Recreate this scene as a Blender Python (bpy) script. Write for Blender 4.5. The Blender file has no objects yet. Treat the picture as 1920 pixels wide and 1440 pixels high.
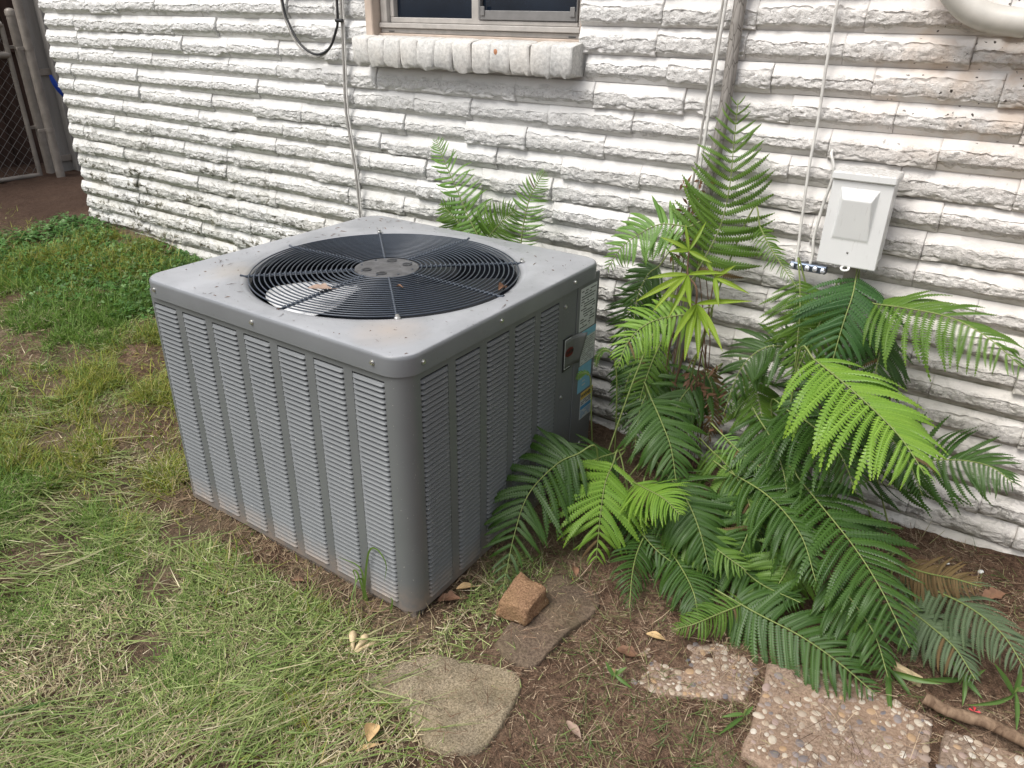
import bpy, math, random
import numpy as np
from mathutils import Vector, Matrix, noise

# ------------------------------------------------------------------ camera, sky, sun, exposure
scene = bpy.context.scene
col = scene.collection
cam_data = bpy.data.cameras.new('camera')
cam = bpy.data.objects.new('camera', cam_data)
col.objects.link(cam)
cam.matrix_basis = Matrix([[0.830944, -0.260921, 0.491379, 0.922808], [0.556085, 0.361906, -0.748193, -0.998247], [0.017387, 0.894955, 0.445818, 1.304219], [0.0, 0.0, 0.0, 1.0]])
cam_data.lens = 25.8066
cam_data.sensor_width = 36.0
cam_data.clip_start = 0.02
cam_data.clip_end = 500.0
scene.camera = cam

SUN_EL, SUN_AZ = math.radians(58), math.radians(205)     # azimuth clockwise from +y
world = bpy.data.worlds.new('World')
scene.world = world
world.use_nodes = True
wn = world.node_tree
wn.nodes.clear()
sky = wn.nodes.new('ShaderNodeTexSky')
sky.sky_type = 'NISHITA'
sky.sun_disc = False
sky.sun_elevation = SUN_EL
sky.sun_rotation = SUN_AZ
sky.air_density = 1.0
sky.dust_density = 4.0
sky.ozone_density = 1.0
hs = wn.nodes.new('ShaderNodeHueSaturation')
hs.inputs['Saturation'].default_value = 0.34               # a bright overcast sky is nearly white
bg = wn.nodes.new('ShaderNodeBackground')
bg.inputs['Strength'].default_value = 0.115
wo = wn.nodes.new('ShaderNodeOutputWorld')
wn.links.new(sky.outputs[0], hs.inputs['Color'])
wn.links.new(hs.outputs[0], bg.inputs['Color'])
wn.links.new(bg.outputs[0], wo.inputs['Surface'])

sd = bpy.data.lights.new('sun', 'SUN')
sd.energy = 1.5
sd.angle = math.radians(30)
sd.color = (1.0, 0.965, 0.91)
sun = bpy.data.objects.new('sun', sd)
col.objects.link(sun)
sdir = Vector((math.sin(SUN_AZ) * math.cos(SUN_EL), math.cos(SUN_AZ) * math.cos(SUN_EL), math.sin(SUN_EL)))
sun.rotation_euler = sdir.to_track_quat('Z', 'Y').to_euler()
sun.location = (0, 0, 6)

vs = scene.view_settings
vs.view_transform = 'Standard'
vs.look = 'None'
vs.gamma = 1.0
vs.use_curve_mapping = False
vs.exposure = 0.68
scene.render.engine = 'CYCLES'
scene.cycles.max_bounces = 4
scene.cycles.diffuse_bounces = 2
scene.cycles.glossy_bounces = 2
scene.cycles.transmission_bounces = 2
scene.cycles.transparent_max_bounces = 4

rnd = random.Random(7)
rng = np.random.default_rng(11)

# ------------------------------------------------------------------ helpers
def mesh(name, verts, faces, smooth=None):
    me = bpy.data.meshes.new(name)
    me.from_pydata([tuple(v) for v in verts], [], [tuple(f) for f in faces])
    if smooth is not None:
        me.polygons.foreach_set('use_smooth', [True] * len(me.polygons))
        if smooth < 179:
            me.set_sharp_from_angle(angle=math.radians(smooth))
    me.update()
    return me

def obj(name, me, m=None, parent=None, loc=None, rot=None, scale=None, mw=None):
    o = bpy.data.objects.new(name, me)
    col.objects.link(o)
    if m is not None and me is not None and len(me.materials) == 0:
        me.materials.append(m)
    if parent is not None:
        o.parent = parent
    if mw is not None:
        o.matrix_basis = mw
    if loc is not None:
        o.location = loc
    if rot is not None:
        o.rotation_euler = rot
    if scale is not None:
        o.scale = scale
    return o

def tag(o, label=None, cat=None, group=None, kind=None):
    if label: o['label'] = label
    if cat: o['category'] = cat
    if group: o['group'] = group
    if kind: o['kind'] = kind
    return o

def empty(name, loc, label, cat, group=None):
    o = bpy.data.objects.new(name, None)
    o.empty_display_size = 0.05
    col.objects.link(o)
    o.location = loc
    return tag(o, label, cat, group)

class MB:
    """collects shapes into one mesh"""
    def __init__(s):
        s.v, s.f = [], []
    def add(s, verts, faces):
        b = len(s.v)
        s.v += [tuple(x) for x in verts]
        s.f += [tuple(i + b for i in f) for f in faces]
        return s
    def box(s, lo, hi, bev=0.0, mat=None):
        x0, y0, z0 = lo; x1, y1, z1 = hi
        if bev <= 0:
            vs_ = [(x0,y0,z0),(x1,y0,z0),(x1,y1,z0),(x0,y1,z0),(x0,y0,z1),(x1,y0,z1),(x1,y1,z1),(x0,y1,z1)]
            fs = [(0,3,2,1),(4,5,6,7),(0,1,5,4),(1,2,6,5),(2,3,7,6),(3,0,4,7)]
        else:
            b = bev; vs_ = []; fs = []
            idx = {}
            for ix, x in enumerate((x0, x1)):
                for iy, y in enumerate((y0, y1)):
                    for iz, z in enumerate((z0, z1)):
                        sx = 1 if ix == 0 else -1; sy = 1 if iy == 0 else -1; sz = 1 if iz == 0 else -1
                        for a, p in enumerate(((x, y+sy*b, z+sz*b), (x+sx*b, y, z+sz*b), (x+sx*b, y+sy*b, z))):
                            idx[(ix,iy,iz,a)] = len(vs_); vs_.append(p)
            I = idx
            for ix in (0,1):
                q = [I[(ix,0,0,0)], I[(ix,1,0,0)], I[(ix,1,1,0)], I[(ix,0,1,0)]]
                fs.append(q if ix else q[::-1])
            for iy in (0,1):
                q = [I[(0,iy,0,1)], I[(1,iy,0,1)], I[(1,iy,1,1)], I[(0,iy,1,1)]]
                fs.append(q[::-1] if iy else q)
            for iz in (0,1):
                q = [I[(0,0,iz,2)], I[(1,0,iz,2)], I[(1,1,iz,2)], I[(0,1,iz,2)]]
                fs.append(q if iz else q[::-1])
            def fix(q, c):
                p = [Vector(vs_[i]) for i in q]
                n = (p[1]-p[0]).cross(p[2]-p[0])
                return q if n.dot(c) > 0 else q[::-1]
            for iy in (0,1):
                for iz in (0,1):
                    fs.append(fix([I[(0,iy,iz,1)], I[(1,iy,iz,1)], I[(1,iy,iz,2)], I[(0,iy,iz,2)]], Vector((0, 2*iy-1, 2*iz-1))))
            for ix in (0,1):
                for iz in (0,1):
                    fs.append(fix([I[(ix,0,iz,0)], I[(ix,1,iz,0)], I[(ix,1,iz,2)], I[(ix,0,iz,2)]], Vector((2*ix-1, 0, 2*iz-1))))
            for ix in (0,1):
                for iy in (0,1):
                    fs.append(fix([I[(ix,iy,0,0)], I[(ix,iy,1,0)], I[(ix,iy,1,1)], I[(ix,iy,0,1)]], Vector((2*ix-1, 2*iy-1, 0))))
            for ix in (0,1):
                for iy in (0,1):
                    for iz in (0,1):
                        fs.append(fix([I[(ix,iy,iz,0)], I[(ix,iy,iz,1)], I[(ix,iy,iz,2)]], Vector((2*ix-1, 2*iy-1, 2*iz-1))))
        if mat is not None:
            vs_ = [tuple(mat @ Vector(v)) for v in vs_]
        return s.add(vs_, fs)
    def tube(s, pts, r, n=8, cap=True):
        pts = [Vector(p) for p in pts]
        rs = r if isinstance(r, (list, tuple)) else [r] * len(pts)
        up = Vector((0.13, 0.31, 0.94)).normalized()
        vs_, fs = [], []
        u = None
        for i, p in enumerate(pts):
            t = (pts[min(i+1, len(pts)-1)] - pts[max(i-1, 0)]).normalized()
            if u is None:
                u = t.cross(up)
                if u.length < 1e-3: u = t.cross(Vector((1, 0, 0)))
            u = (u - t * u.dot(t)).normalized()
            w = t.cross(u)
            for k in range(n):
                a = 2 * math.pi * k / n
                vs_.append(p + (u * math.cos(a) + w * math.sin(a)) * rs[i])
        m_ = len(pts)
        for i in range(m_ - 1):
            for k in range(n):
                k2 = (k + 1) % n
                fs.append((i*n+k, i*n+k2, (i+1)*n+k2, (i+1)*n+k))
        if cap:
            fs.append(tuple(range(n))[::-1]); fs.append(tuple((m_-1)*n + k for k in range(n)))
        return s.add(vs_, fs)
    def lathe(s, prof, n=24, loc=(0,0,0), mat=None, closed=False):
        vs_, fs = [], []
        for (r, z) in prof:
            for k in range(n):
                a = 2*math.pi*k/n
                vs_.append(Vector((r*math.cos(a), r*math.sin(a), z)))
        for i in range(len(prof)-1):
            for k in range(n):
                k2 = (k+1) % n
                fs.append((i*n+k, i*n+k2, (i+1)*n+k2, (i+1)*n+k))
        if not closed:
            if prof[0][0] > 1e-6: fs.append(tuple(range(n))[::-1])
            if prof[-1][0] > 1e-6: fs.append(tuple((len(prof)-1)*n+k for k in range(n)))
        L = Vector(loc)
        vs_ = [(mat @ v if mat is not None else v) + L for v in vs_]
        return s.add(vs_, fs)
    def mesh(s, name, smooth=None):
        return mesh(name, s.v, s.f, smooth)
    def build(s, name, m, parent=None, smooth=None, loc=None):
        return obj(name, s.mesh(name, smooth), m, parent, loc=loc)

def spline(pts, n):
    """Catmull-Rom through pts, n samples"""
    P = [Vector(p) for p in pts]
    P = [P[0]*2 - P[1]] + P + [P[-1]*2 - P[-2]]
    m_ = len(P) - 3
    out = []
    for i in range(n):
        t = i / (n-1) * m_
        k = min(int(t), m_-1); u = t - k
        a, b, c, d = P[k], P[k+1], P[k+2], P[k+3]
        out.append(0.5*((2*b) + (c-a)*u + (2*a-5*b+4*c-d)*u*u + (3*b-a-3*c+d)*u**3))
    return out

def fbm(x, y=0.0, z=0.0, o=4):
    return noise.fractal(Vector((x, y, z)), 1.0, 2.0, o)

def vnoise(x, y, seed=0):
    """numpy value noise, 0..1"""
    x = np.asarray(x, float); y = np.asarray(y, float)
    xi = np.floor(x).astype(np.int64); yi = np.floor(y).astype(np.int64)
    u = x - xi; v = y - yi
    u = u*u*(3-2*u); v = v*v*(3-2*v)
    def h(a, b):
        n = (a*374761393 + b*668265263 + seed*974711) & 0x7fffffff
        n = ((n ^ (n >> 13)) * 1274126177) & 0x7fffffff
        return ((n ^ (n >> 16)) & 0xffff) / 65535.0
    return (h(xi,yi)*(1-u)+h(xi+1,yi)*u)*(1-v)+(h(xi,yi+1)*(1-u)+h(xi+1,yi+1)*u)*v
def vfbm(x, y, seed=0, o=4):
    t = 0; a = .5; s_ = 0
    for k in range(o):
        t = t + a*vnoise(x*2**k, y*2**k, seed+k); s_ += a; a *= .5
    return t / s_

# ------------------------------------------------------------------ materials
class N:
    def __init__(s, name):
        s.m = bpy.data.materials.new(name); s.m.use_nodes = True
        s.t = s.m.node_tree; s.t.nodes.clear()
        s.out = s.t.nodes.new('ShaderNodeOutputMaterial')
    def node(s, typ, **kw):
        n = s.t.nodes.new(typ)
        for k, v in kw.items(): setattr(n, k, v)
        return n
    def link(s, a, b): s.t.links.new(a, b)
    def coord(s, kind='world'):
        if kind == 'world':
            return s.node('ShaderNodeNewGeometry').outputs['Position']
        return s.node('ShaderNodeTexCoord').outputs['Object']
    def noise(s, co, scale, detail=4, rough=.55, dist=0.0, stretch=None):
        if stretch:
            mp = s.node('ShaderNodeMapping'); mp.inputs['Scale'].default_value = stretch
            s.link(co, mp.inputs['Vector']); co = mp.outputs[0]
        n = s.node('ShaderNodeTexNoise')
        n.inputs['Scale'].default_value = scale; n.inputs['Detail'].default_value = detail
        n.inputs['Roughness'].default_value = rough; n.inputs['Distortion'].default_value = dist
        s.link(co, n.inputs['Vector'])
        return n.outputs['Fac']
    def ramp(s, fac, stops):
        r = s.node('ShaderNodeValToRGB')
        el = r.color_ramp.elements
        while len(el) < len(stops): el.new(0.5)
        for e, (p, c) in zip(el, stops):
            e.position = p
            e.color = (c, c, c, 1) if isinstance(c, (int, float)) else (*c, 1)
        s.link(fac, r.inputs['Fac'])
        return r.outputs['Color']
    def mix(s, fac, a, b, mode='MIX'):
        n = s.node('ShaderNodeMix', data_type='RGBA', blend_type=mode)
        for sock, v in ((n.inputs[0], fac), (n.inputs[6], a), (n.inputs[7], b)):
            if isinstance(v, (int, float)): sock.default_value = v
            elif isinstance(v, tuple): sock.default_value = (*v, 1)
            else: s.link(v, sock)
        return n.outputs[2]
    def math(s, op, a, b=None, clamp=False):
        n = s.node('ShaderNodeMath', operation=op, use_clamp=clamp)
        for sock, v in ((n.inputs[0], a), (n.inputs[1], b)):
            if v is None: continue
            if isinstance(v, (int, float)): sock.default_value = v
            else: s.link(v, sock)
        return n.outputs[0]
    def maprange(s, v, a, b, c=0.0, d=1.0):
        n = s.node('ShaderNodeMapRange'); s.link(v, n.inputs[0])
        for i, k in enumerate((a, b, c, d)): n.inputs[i+1].default_value = k
        return n.outputs[0]
    def sep(s, v):
        n = s.node('ShaderNodeSeparateXYZ'); s.link(v, n.inputs[0]); return n.outputs
    def bump(s, h, strength, dist=.002):
        n = s.node('ShaderNodeBump'); n.inputs['Strength'].default_value = strength
        n.inputs['Distance'].default_value = dist; s.link(h, n.inputs['Height']); return n.outputs[0]
    def done(s, color, rough=.6, metal=0.0, normal=None, spec=.5, sss=None, coat=None):
        p = s.node('ShaderNodeBsdfPrincipled')
        for nm, v in (('Base Color', color), ('Roughness', rough), ('Metallic', metal), ('Specular IOR Level', spec)):
            sock = p.inputs[nm]
            if isinstance(v, (int, float)): sock.default_value = v
            elif isinstance(v, tuple): sock.default_value = (*v, 1)
            else: s.link(v, sock)
        if normal is not None: s.link(normal, p.inputs['Normal'])
        s.link(p.outputs[0], s.out.inputs['Surface'])
        return s.m

def m_plain(name, c, rough=.5, metal=0.0, var=.12, scale=30, bump=.0, spec=.5):
    n = N(name); co = n.coord('world')
    f = n.noise(co, scale, 4)
    d = tuple(x*(1-var) for x in c); l = tuple(min(1, x*(1+var)) for x in c)
    colr = n.ramp(f, [(.3, d), (.7, l)])
    nm = n.bump(n.noise(co, scale*6, 3), bump, .001) if bump else None
    return n.done(colr, rough, metal, nm, spec)

def m_wall_paint():
    n = N('white_painted_brick'); co = n.coord('world'); ob = n.coord('object')
    x, y, z = n.sep(co)
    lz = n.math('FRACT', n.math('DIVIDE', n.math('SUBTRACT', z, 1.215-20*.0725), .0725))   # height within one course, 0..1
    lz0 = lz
    lz = n.math('ADD', lz, n.math('MULTIPLY', n.math('SUBTRACT', n.noise(co, 26, 4), .5), .55))
    rough = n.math('MULTIPLY', n.maprange(lz, .16, .26, 0, 1), n.maprange(lz, .72, .56, 0, 1))
    rough = n.math('ADD', n.math('MULTIPLY', rough, .92), .08)
    base = n.ramp(n.noise(co, 9, 5), [(.3, (.67, .665, .645)), (.7, (.745, .74, .725))])
    warm = n.maprange(x, -.4, 1.0, 0, .75)
    base = n.mix(warm, base, (.75, .70, .655))
    # grain of the split face, crevice shade painted dark into its low spots
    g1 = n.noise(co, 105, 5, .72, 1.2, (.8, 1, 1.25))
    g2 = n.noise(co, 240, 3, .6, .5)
    pit_shade = n.math('MULTIPLY', n.ramp(g1, [(.33, 1.), (.46, 0.)]), rough)
    base = n.mix(n.math('MULTIPLY', pit_shade, .62), base, (.20, .19, .17))
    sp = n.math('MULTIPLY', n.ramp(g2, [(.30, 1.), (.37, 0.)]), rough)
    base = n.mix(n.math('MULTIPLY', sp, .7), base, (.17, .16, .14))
    # mildew and splashed dirt on the low courses, denser to the left
    low = n.maprange(z, .30, 1.10, 1, 0)
    left = n.maprange(x, -3.2, .2, 1, .35)
    patch = n.ramp(n.noise(co, 6, 4), [(.38, .25), (.6, 1.)])
    spots = n.math('MULTIPLY', n.ramp(n.noise(co, 34, 6, .68, .5, (.8, 1, 1.3)), [(.515, 0.0), (.56, 1.0)]), n.math('MULTIPLY', patch, 1.5))
    f = n.math('MULTIPLY', n.math('MULTIPLY', n.math('MULTIPLY', low, left), spots), n.math('ADD', n.math('MULTIPLY', rough, .8), .5), True)
    base = n.mix(f, base, (.062, .060, .042))
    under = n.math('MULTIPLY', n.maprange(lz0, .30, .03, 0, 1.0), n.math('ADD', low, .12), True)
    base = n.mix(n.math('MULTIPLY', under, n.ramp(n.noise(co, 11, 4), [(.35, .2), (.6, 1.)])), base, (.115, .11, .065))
    wash = n.math('MULTIPLY', n.math('MULTIPLY', low, n.ramp(n.noise(co, 5, 4), [(.35, 0.), (.7, 1.)])), .34)
    base = n.mix(wash, base, (.40, .37, .26))
    # rusty drip stain and black specks below the pipe elbow
    sx = n.maprange(x, .50, .72, 0, 1); sz = n.maprange(z, .95, 1.10, 0, 1)
    st = n.math('MULTIPLY', n.math('MULTIPLY', sx, sz), n.ramp(n.noise(co, 9, 4, .6, 1), [(.45, 0.), (.65, .5)]))
    base = n.mix(st, base, (.55, .40, .28))
    dots = n.ramp(n.noise(co, 85, 1, .4, .3), [(.725, 0.), (.74, 1.)])
    base = n.mix(n.math('MULTIPLY', dots, n.math('MULTIPLY', sx, sz)), base, (.05, .038, .03))
    h = n.math('ADD', n.math('MULTIPLY', g1, rough), n.math('MULTIPLY', n.math('MULTIPLY', g2, rough), .45))
    h = n.math('ADD', h, n.math('MULTIPLY', n.noise(co, 60, 4, .6), .14))
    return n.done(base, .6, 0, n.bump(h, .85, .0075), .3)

def m_ac(name, c, dusty_skylit=False):
    n = N(name); co = n.coord('world'); x, y, z = n.sep(co)
    base = n.ramp(n.noise(co, 6, 5), [(.3, tuple(v*.93 for v in c)), (.7, tuple(v*1.05 for v in c))])
    if dusty_skylit:
        up = n.maprange(n.sep(n.node('ShaderNodeNewGeometry').outputs['Normal'])[2], .75, .98, 0, 1)   # dust on the flat top, with bluish sky light painted in
        d = n.math('MULTIPLY', n.ramp(n.noise(co, 5, 6, .6, .6), [(.35, .45), (.7, .85)]), up)
        base = n.mix(d, base, (.49, .50, .525))
        # rust-brown stain where water dries by the near corner
        cx = n.math('ADD', x, .125); cy = n.math('SUBTRACT', y, .10)
        r2 = n.math('ADD', n.math('MULTIPLY', cx, cx), n.math('MULTIPLY', cy, cy))
        r = n.math('SQRT', r2)
        r = n.math('ADD', r, n.math('MULTIPLY', n.math('SUBTRACT', n.noise(co, 22, 5), .5), .06))
        base = n.mix(n.maprange(r, .0, .10, .55, 0), base, (.47, .38, .30))
        cx = n.math('ADD', x, .74); cy = n.math('SUBTRACT', y, .17)
        r = n.math('SQRT', n.math('ADD', n.math('MULTIPLY', cx, cx), n.math('MULTIPLY', cy, cy)))
        r = n.math('ADD', r, n.math('MULTIPLY', n.math('SUBTRACT', n.noise(co, 25, 5), .5), .1))
        base = n.mix(n.maprange(r, .01, .09, .5, 0), base, (.42, .37, .30))
        sp = n.ramp(n.noise(co, 160, 2, .5), [(.70, 0.), (.74, .8)])
        base = n.mix(sp, base, (.13, .12, .11))
        rough = n.ramp(n.noise(co, 8, 4), [(.3, .32), (.7, .5)])
    else:
        # soil splashed over the lowest few centimetres, specks of it higher up
        lo = n.math('MULTIPLY', n.maprange(z, .0, .09, 1, 0), n.ramp(n.noise(co, 28, 5, .65), [(.3, 0.15), (.6, 1.)]))
        base = n.mix(n.math('MULTIPLY', lo, .8), base, (.30, .235, .185))
        sp = n.ramp(n.noise(co, 190, 2, .5), [(.715, 0.), (.74, .7)])
        base = n.mix(sp, base, (.46, .44, .40))
        rough = n.ramp(n.noise(co, 8, 4), [(.3, .36), (.7, .5)])
    return n.done(base, rough, 0.15, n.bump(n.noise(co, 420, 2), .08, .0006), .5)

def m_soil():
    n = N('reddish_soil'); co = n.coord('world'); x, y, z = n.sep(co)
    a = n.ramp(n.noise(co, 7, 8, .65, .3), [(.3, (.085, .053, .038)), (.52, (.175, .118, .086)), (.72, (.30, .22, .165))])
    b = n.ramp(n.noise(co, 70, 6, .75), [(.34, (.38, .37, .36)), (.64, (1.35, 1.3, 1.25))])
    c = n.mix(1.0, a, b, 'MULTIPLY')
    b2 = n.ramp(n.noise(co, 330, 4, .7), [(.36, (.5, .5, .5)), (.62, (1.4, 1.36, 1.3))])
    c = n.mix(.8, c, b2, 'MULTIPLY')
    # the bare bed beyond the house corner is darker and redder
    far = n.math('MULTIPLY', n.maprange(x, -2.9, -3.5, 0, 1), n.maprange(y, .35, .9, 0, 1))
    d = n.mix(n.noise(co, 45, 6, .7), (.034, .021, .015), (.105, .067, .050))
    c = n.mix(n.math('MULTIPLY', far, .9), c, d)
    # matted dry clippings tint the lawn soil
    lawn = n.math('MULTIPLY', n.maprange(x, .45, .05, 0, 1), n.ramp(n.noise(co, 3.2, 5), [(.40, 0.), (.6, 1.)]))
    e = n.mix(n.noise(co, 120, 5, .7, 0, (1, .35, 1)), (.085, .072, .045), (.27, .22, .15))
    c = n.mix(n.math('MULTIPLY', n.math('MULTIPLY', lawn, .6), n.math('SUBTRACT', 1.0, far)), c, e)
    h = n.math('ADD', n.noise(co, 45, 8, .7), n.math('MULTIPLY', n.noise(co, 190, 4, .7), .5))
    return n.done(c, .95, 0, n.bump(h, 1.0, .014), .1)

def m_attr(name, rough=.55, trans=.3, spec=.3):
    """leaf blades: colour comes per blade from the mesh"""
    n = N(name)
    at = n.node('ShaderNodeAttribute', attribute_name='tint')
    p = n.node('ShaderNodeBsdfPrincipled'); p.inputs['Roughness'].default_value = rough
    p.inputs['Specular IOR Level'].default_value = spec
    n.link(at.outputs['Color'], p.inputs['Base Color'])
    tr = n.node('ShaderNodeBsdfTranslucent'); n.link(at.outputs['Color'], tr.inputs['Color'])
    mx = n.node('ShaderNodeMixShader'); mx.inputs[0].default_value = trans
    n.link(p.outputs[0], mx.inputs[1]); n.link(tr.outputs[0], mx.inputs[2])
    n.link(mx.outputs[0], n.out.inputs['Surface'])
    return n.m

def m_leaf(name, c, c2, trans=.32, rough=.42, veins=0.0):
    n = N(name)
    oi = n.node('ShaderNodeObjectInfo')
    co = n.coord('object')
    x, y, z = n.sep(co)
    f = n.math('ADD', n.math('MULTIPLY', oi.outputs['Random'], .6), n.math('MULTIPLY', n.noise(n.coord('world'), 14, 3), .5), True)
    base = n.mix(f, c, c2)
    rib = n.maprange(n.math('ABSOLUTE', y), .0, .006, .55, 0)      # paler midrib
    base = n.mix(rib, base, tuple(min(1, v*1.7+.03) for v in c2))
    tip = n.maprange(x, .75, 1.0, 0, .35)
    base = n.mix(tip, base, tuple(min(1, a*b) for a, b in zip(c2, (1.35, 1.15, .8))))
    if veins:
        w = n.node('ShaderNodeTexWave', wave_type='BANDS', bands_direction='X')
        w.inputs['Scale'].default_value = 9; w.inputs['Distortion'].default_value = .6
        n.link(co, w.inputs['Vector'])
        base = n.mix(n.math('MULTIPLY', n.ramp(w.outputs['Fac'], [(.0, 1.), (.22, 0.)]), veins), base, tuple(v*.5 for v in c))
    p = n.node('ShaderNodeBsdfPrincipled'); p.inputs['Roughness'].default_value = rough
    p.inputs['Specular IOR Level'].default_value = .4
    n.link(base, p.inputs['Base Color'])
    tr = n.node('ShaderNodeBsdfTranslucent')
    n.link(n.mix(1.0, base, (1.25, 1.3, .7), 'MULTIPLY'), tr.inputs['Color'])
    mx = n.node('ShaderNodeMixShader'); mx.inputs[0].default_value = trans
    n.link(p.outputs[0], mx.inputs[1]); n.link(tr.outputs[0], mx.inputs[2])
    n.link(mx.outputs[0], n.out.inputs['Surface'])
    return n.m

def m_stone(name, dark, light, moss, scale=60, mossamt=.5, bump=.6):
    n = N(name); co = n.coord('world')
    a = n.ramp(n.noise(co, scale*3, 5, .75), [(.38, dark), (.62, light)])
    b = n.ramp(n.noise(co, scale/6, 4), [(.3, (.8, .8, .8)), (.7, (1.1, 1.08, 1.05))])
    c = n.mix(1.0, a, b, 'MULTIPLY')
    c = n.mix(n.math('MULTIPLY', n.ramp(n.noise(co, scale/7, 5, .6, .5), [(.45, 0.), (.65, 1.)]), mossamt), c, moss)
    h = n.math('ADD', n.noise(co, scale*3, 5, .7), n.math('MULTIPLY', n.noise(co, scale*.6, 4), .8))
    return n.done(c, .9, 0, n.bump(h, bump, .004), .2)

def m_pebble():
    n = N('river_pebble'); oi = n.node('ShaderNodeObjectInfo'); co = n.coord('world')
    c = n.ramp(oi.outputs['Random'], [(.0, (.42, .35, .28)), (.15, (.54, .48, .39)), (.28, (.30, .235, .20)), (.40, (.66, .62, .54)),
              (.48, (.44, .29, .16)), (.56, (.22, .20, .205)), (.66, (.50, .41, .31)), (.78, (.36, .27, .245)), (.88, (.58, .52, .43)), (.96, (.13, .13, .15))])
    r = c.node.color_ramp; r.interpolation = 'CONSTANT'
    c = n.mix(n.math('MULTIPLY', n.ramp(n.noise(co, 70, 5, .6), [(.35, .1), (.62, 1.)]), .5), c, (.29, .215, .16))
    return n.done(c, .6, 0, n.bump(n.noise(co, 220, 3), .2, .001), .35)

def m_glass():
    n = N('dark_window_glass'); co = n.coord('world')
    c = n.ramp(n.noise(co, 5, 3), [(.3, (.006, .010, .018)), (.7, (.012, .02, .035))])
    return n.done(c, .06, 0, None, .6)

def m_cracked():
    n = N('cracked_grey_paint'); co = n.coord('world')
    mp = n.node('ShaderNodeMapping'); mp.inputs['Scale'].default_value = (85, 85, 20); n.link(co, mp.inputs[0])
    v = n.node('ShaderNodeTexVoronoi', feature='DISTANCE_TO_EDGE'); v.inputs['Scale'].default_value = 1.0
    n.link(mp.outputs[0], v.inputs['Vector'])
    crack = n.ramp(v.outputs['Distance'], [(.01, .75), (.05, 0.)])
    base = n.ramp(n.noise(co, 45, 6, .7, 0, (1, 1, .3)), [(.3, (.16, .148, .135)), (.65, (.32, .30, .28))])
    z = n.sep(co)[2]
    base = n.mix(n.maprange(z, .9, 1.25, .0, .35), base, (.42, .39, .355))
    c = n.mix(crack, base, (.075, .065, .055))
    return n.done(c, .9, 0, n.bump(v.outputs['Distance'], .6, .006), .2)

def m_wood(name, dark, light, scale=20):
    n = N(name); co = n.coord('world')
    f = n.noise(co, scale, 6, .65, .4, (1, 1, .12))
    c = n.ramp(f, [(.3, dark), (.7, light)])
    return n.done(c, .85, 0, n.bump(f, .5, .004), .2)

M = {}
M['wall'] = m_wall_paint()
M['ac'] = m_ac('grey_enamel_steel', (.158, .167, .172))
M['ac_top'] = m_ac('dusty_skylit_grey_enamel_steel', (.185, .195, .205), True)
M['ac_black'] = m_plain('black_enamel', (.013, .015, .02), .3)
M['wire'] = m_plain('dark_coated_wire', (.050, .062, .082), .34, .1)
M['coil'] = m_plain('black_coil_fins', (.008, .008, .008), .8)
M['hub'] = m_plain('dusty_black_plate', (.12, .12, .124), .45, .2, .35, 40)
M['sky_white_alu'] = m_plain('sky_white_aluminium_blade', (.88, .89, .90), .38, .0, .05, 12)  # near-white base stands in for the sky the metal blade reflects
M['screw'] = m_plain('zinc_screw', (.62, .62, .60), .3, .9)
M['soil'] = m_soil()
M['grass'] = m_attr('grass_blade', .5, .3)
M['clover'] = m_attr('clover_leaf', .45, .25)
M['litter'] = m_attr('dry_litter', .8, .12, .15)
M['fern_dark'] = m_leaf('fern_leaf_dark', (.026, .068, .011), (.054, .118, .018), .2)
M['fern_mid'] = m_leaf('fern_leaf_mid', (.070, .150, .020), (.130, .230, .034))
M['fern_lime'] = m_leaf('fern_leaf_lime', (.145, .285, .036), (.240, .395, .055), .34)
M['fern_teal'] = m_leaf('fern_leaf_bluish', (.038, .105, .030), (.064, .150, .040))
M['fern_pale'] = m_leaf('fern_leaf_pale', (.115, .235, .050), (.185, .330, .075), .38)
M['fern_grey'] = m_leaf('fern_leaf_greyish', (.068, .105, .050), (.115, .165, .085), .2, .6)
M['shrub'] = m_leaf('yellow_green_leaf', (.19, .30, .030), (.30, .41, .050), .35, .45, .6)
M['fern_dead'] = m_leaf('fern_leaf_withered', (.085, .055, .024), (.17, .115, .048), .2, .8)
M['weed'] = m_leaf('weed_leaf', (.075, .155, .04), (.135, .235, .055), .35)
M['stem'] = m_plain('green_stem', (.19, .24, .07), .6)
M['stem_brown'] = m_plain('brown_stem', (.13, .075, .045), .8)
M['flag'] = m_stone('lichen_sandstone', (.15, .12, .08), (.46, .385, .275), (.25, .205, .12), 75, .4, 1.0)
M['slab'] = m_stone('dirty_brown_stone', (.085, .06, .045), (.22, .165, .12), (.13, .105, .06), 50, .5, .6)
M['oldbrick'] = m_stone('weathered_red_brick', (.19, .105, .06), (.48, .30, .18), (.24, .165, .075), 80, .45, 1.0)
M['concrete'] = m_stone('sandy_concrete', (.19, .135, .10), (.40, .305, .235), (.30, .195, .13), 50, .45, .8)
M['pebble'] = m_pebble()
M['glass'] = m_glass()
M['frame'] = m_plain('beige_window_frame', (.43, .405, .375), .45)
M['frame_dark'] = m_plain('grey_screen_frame', (.19, .185, .18), .5)
M['jamb'] = m_plain('tan_painted_jamb', (.50, .41, .34), .7, 0, .15, 15)
M['sill'] = m_stone('grey_white_sill_paint', (.52, .52, .505), (.74, .735, .715), (.62, .55, .47), 30, .25, .6)
M['terracotta'] = m_plain('exposed_red_brick', (.46, .22, .12), .9, 0, .2, 80, .4)
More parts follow.
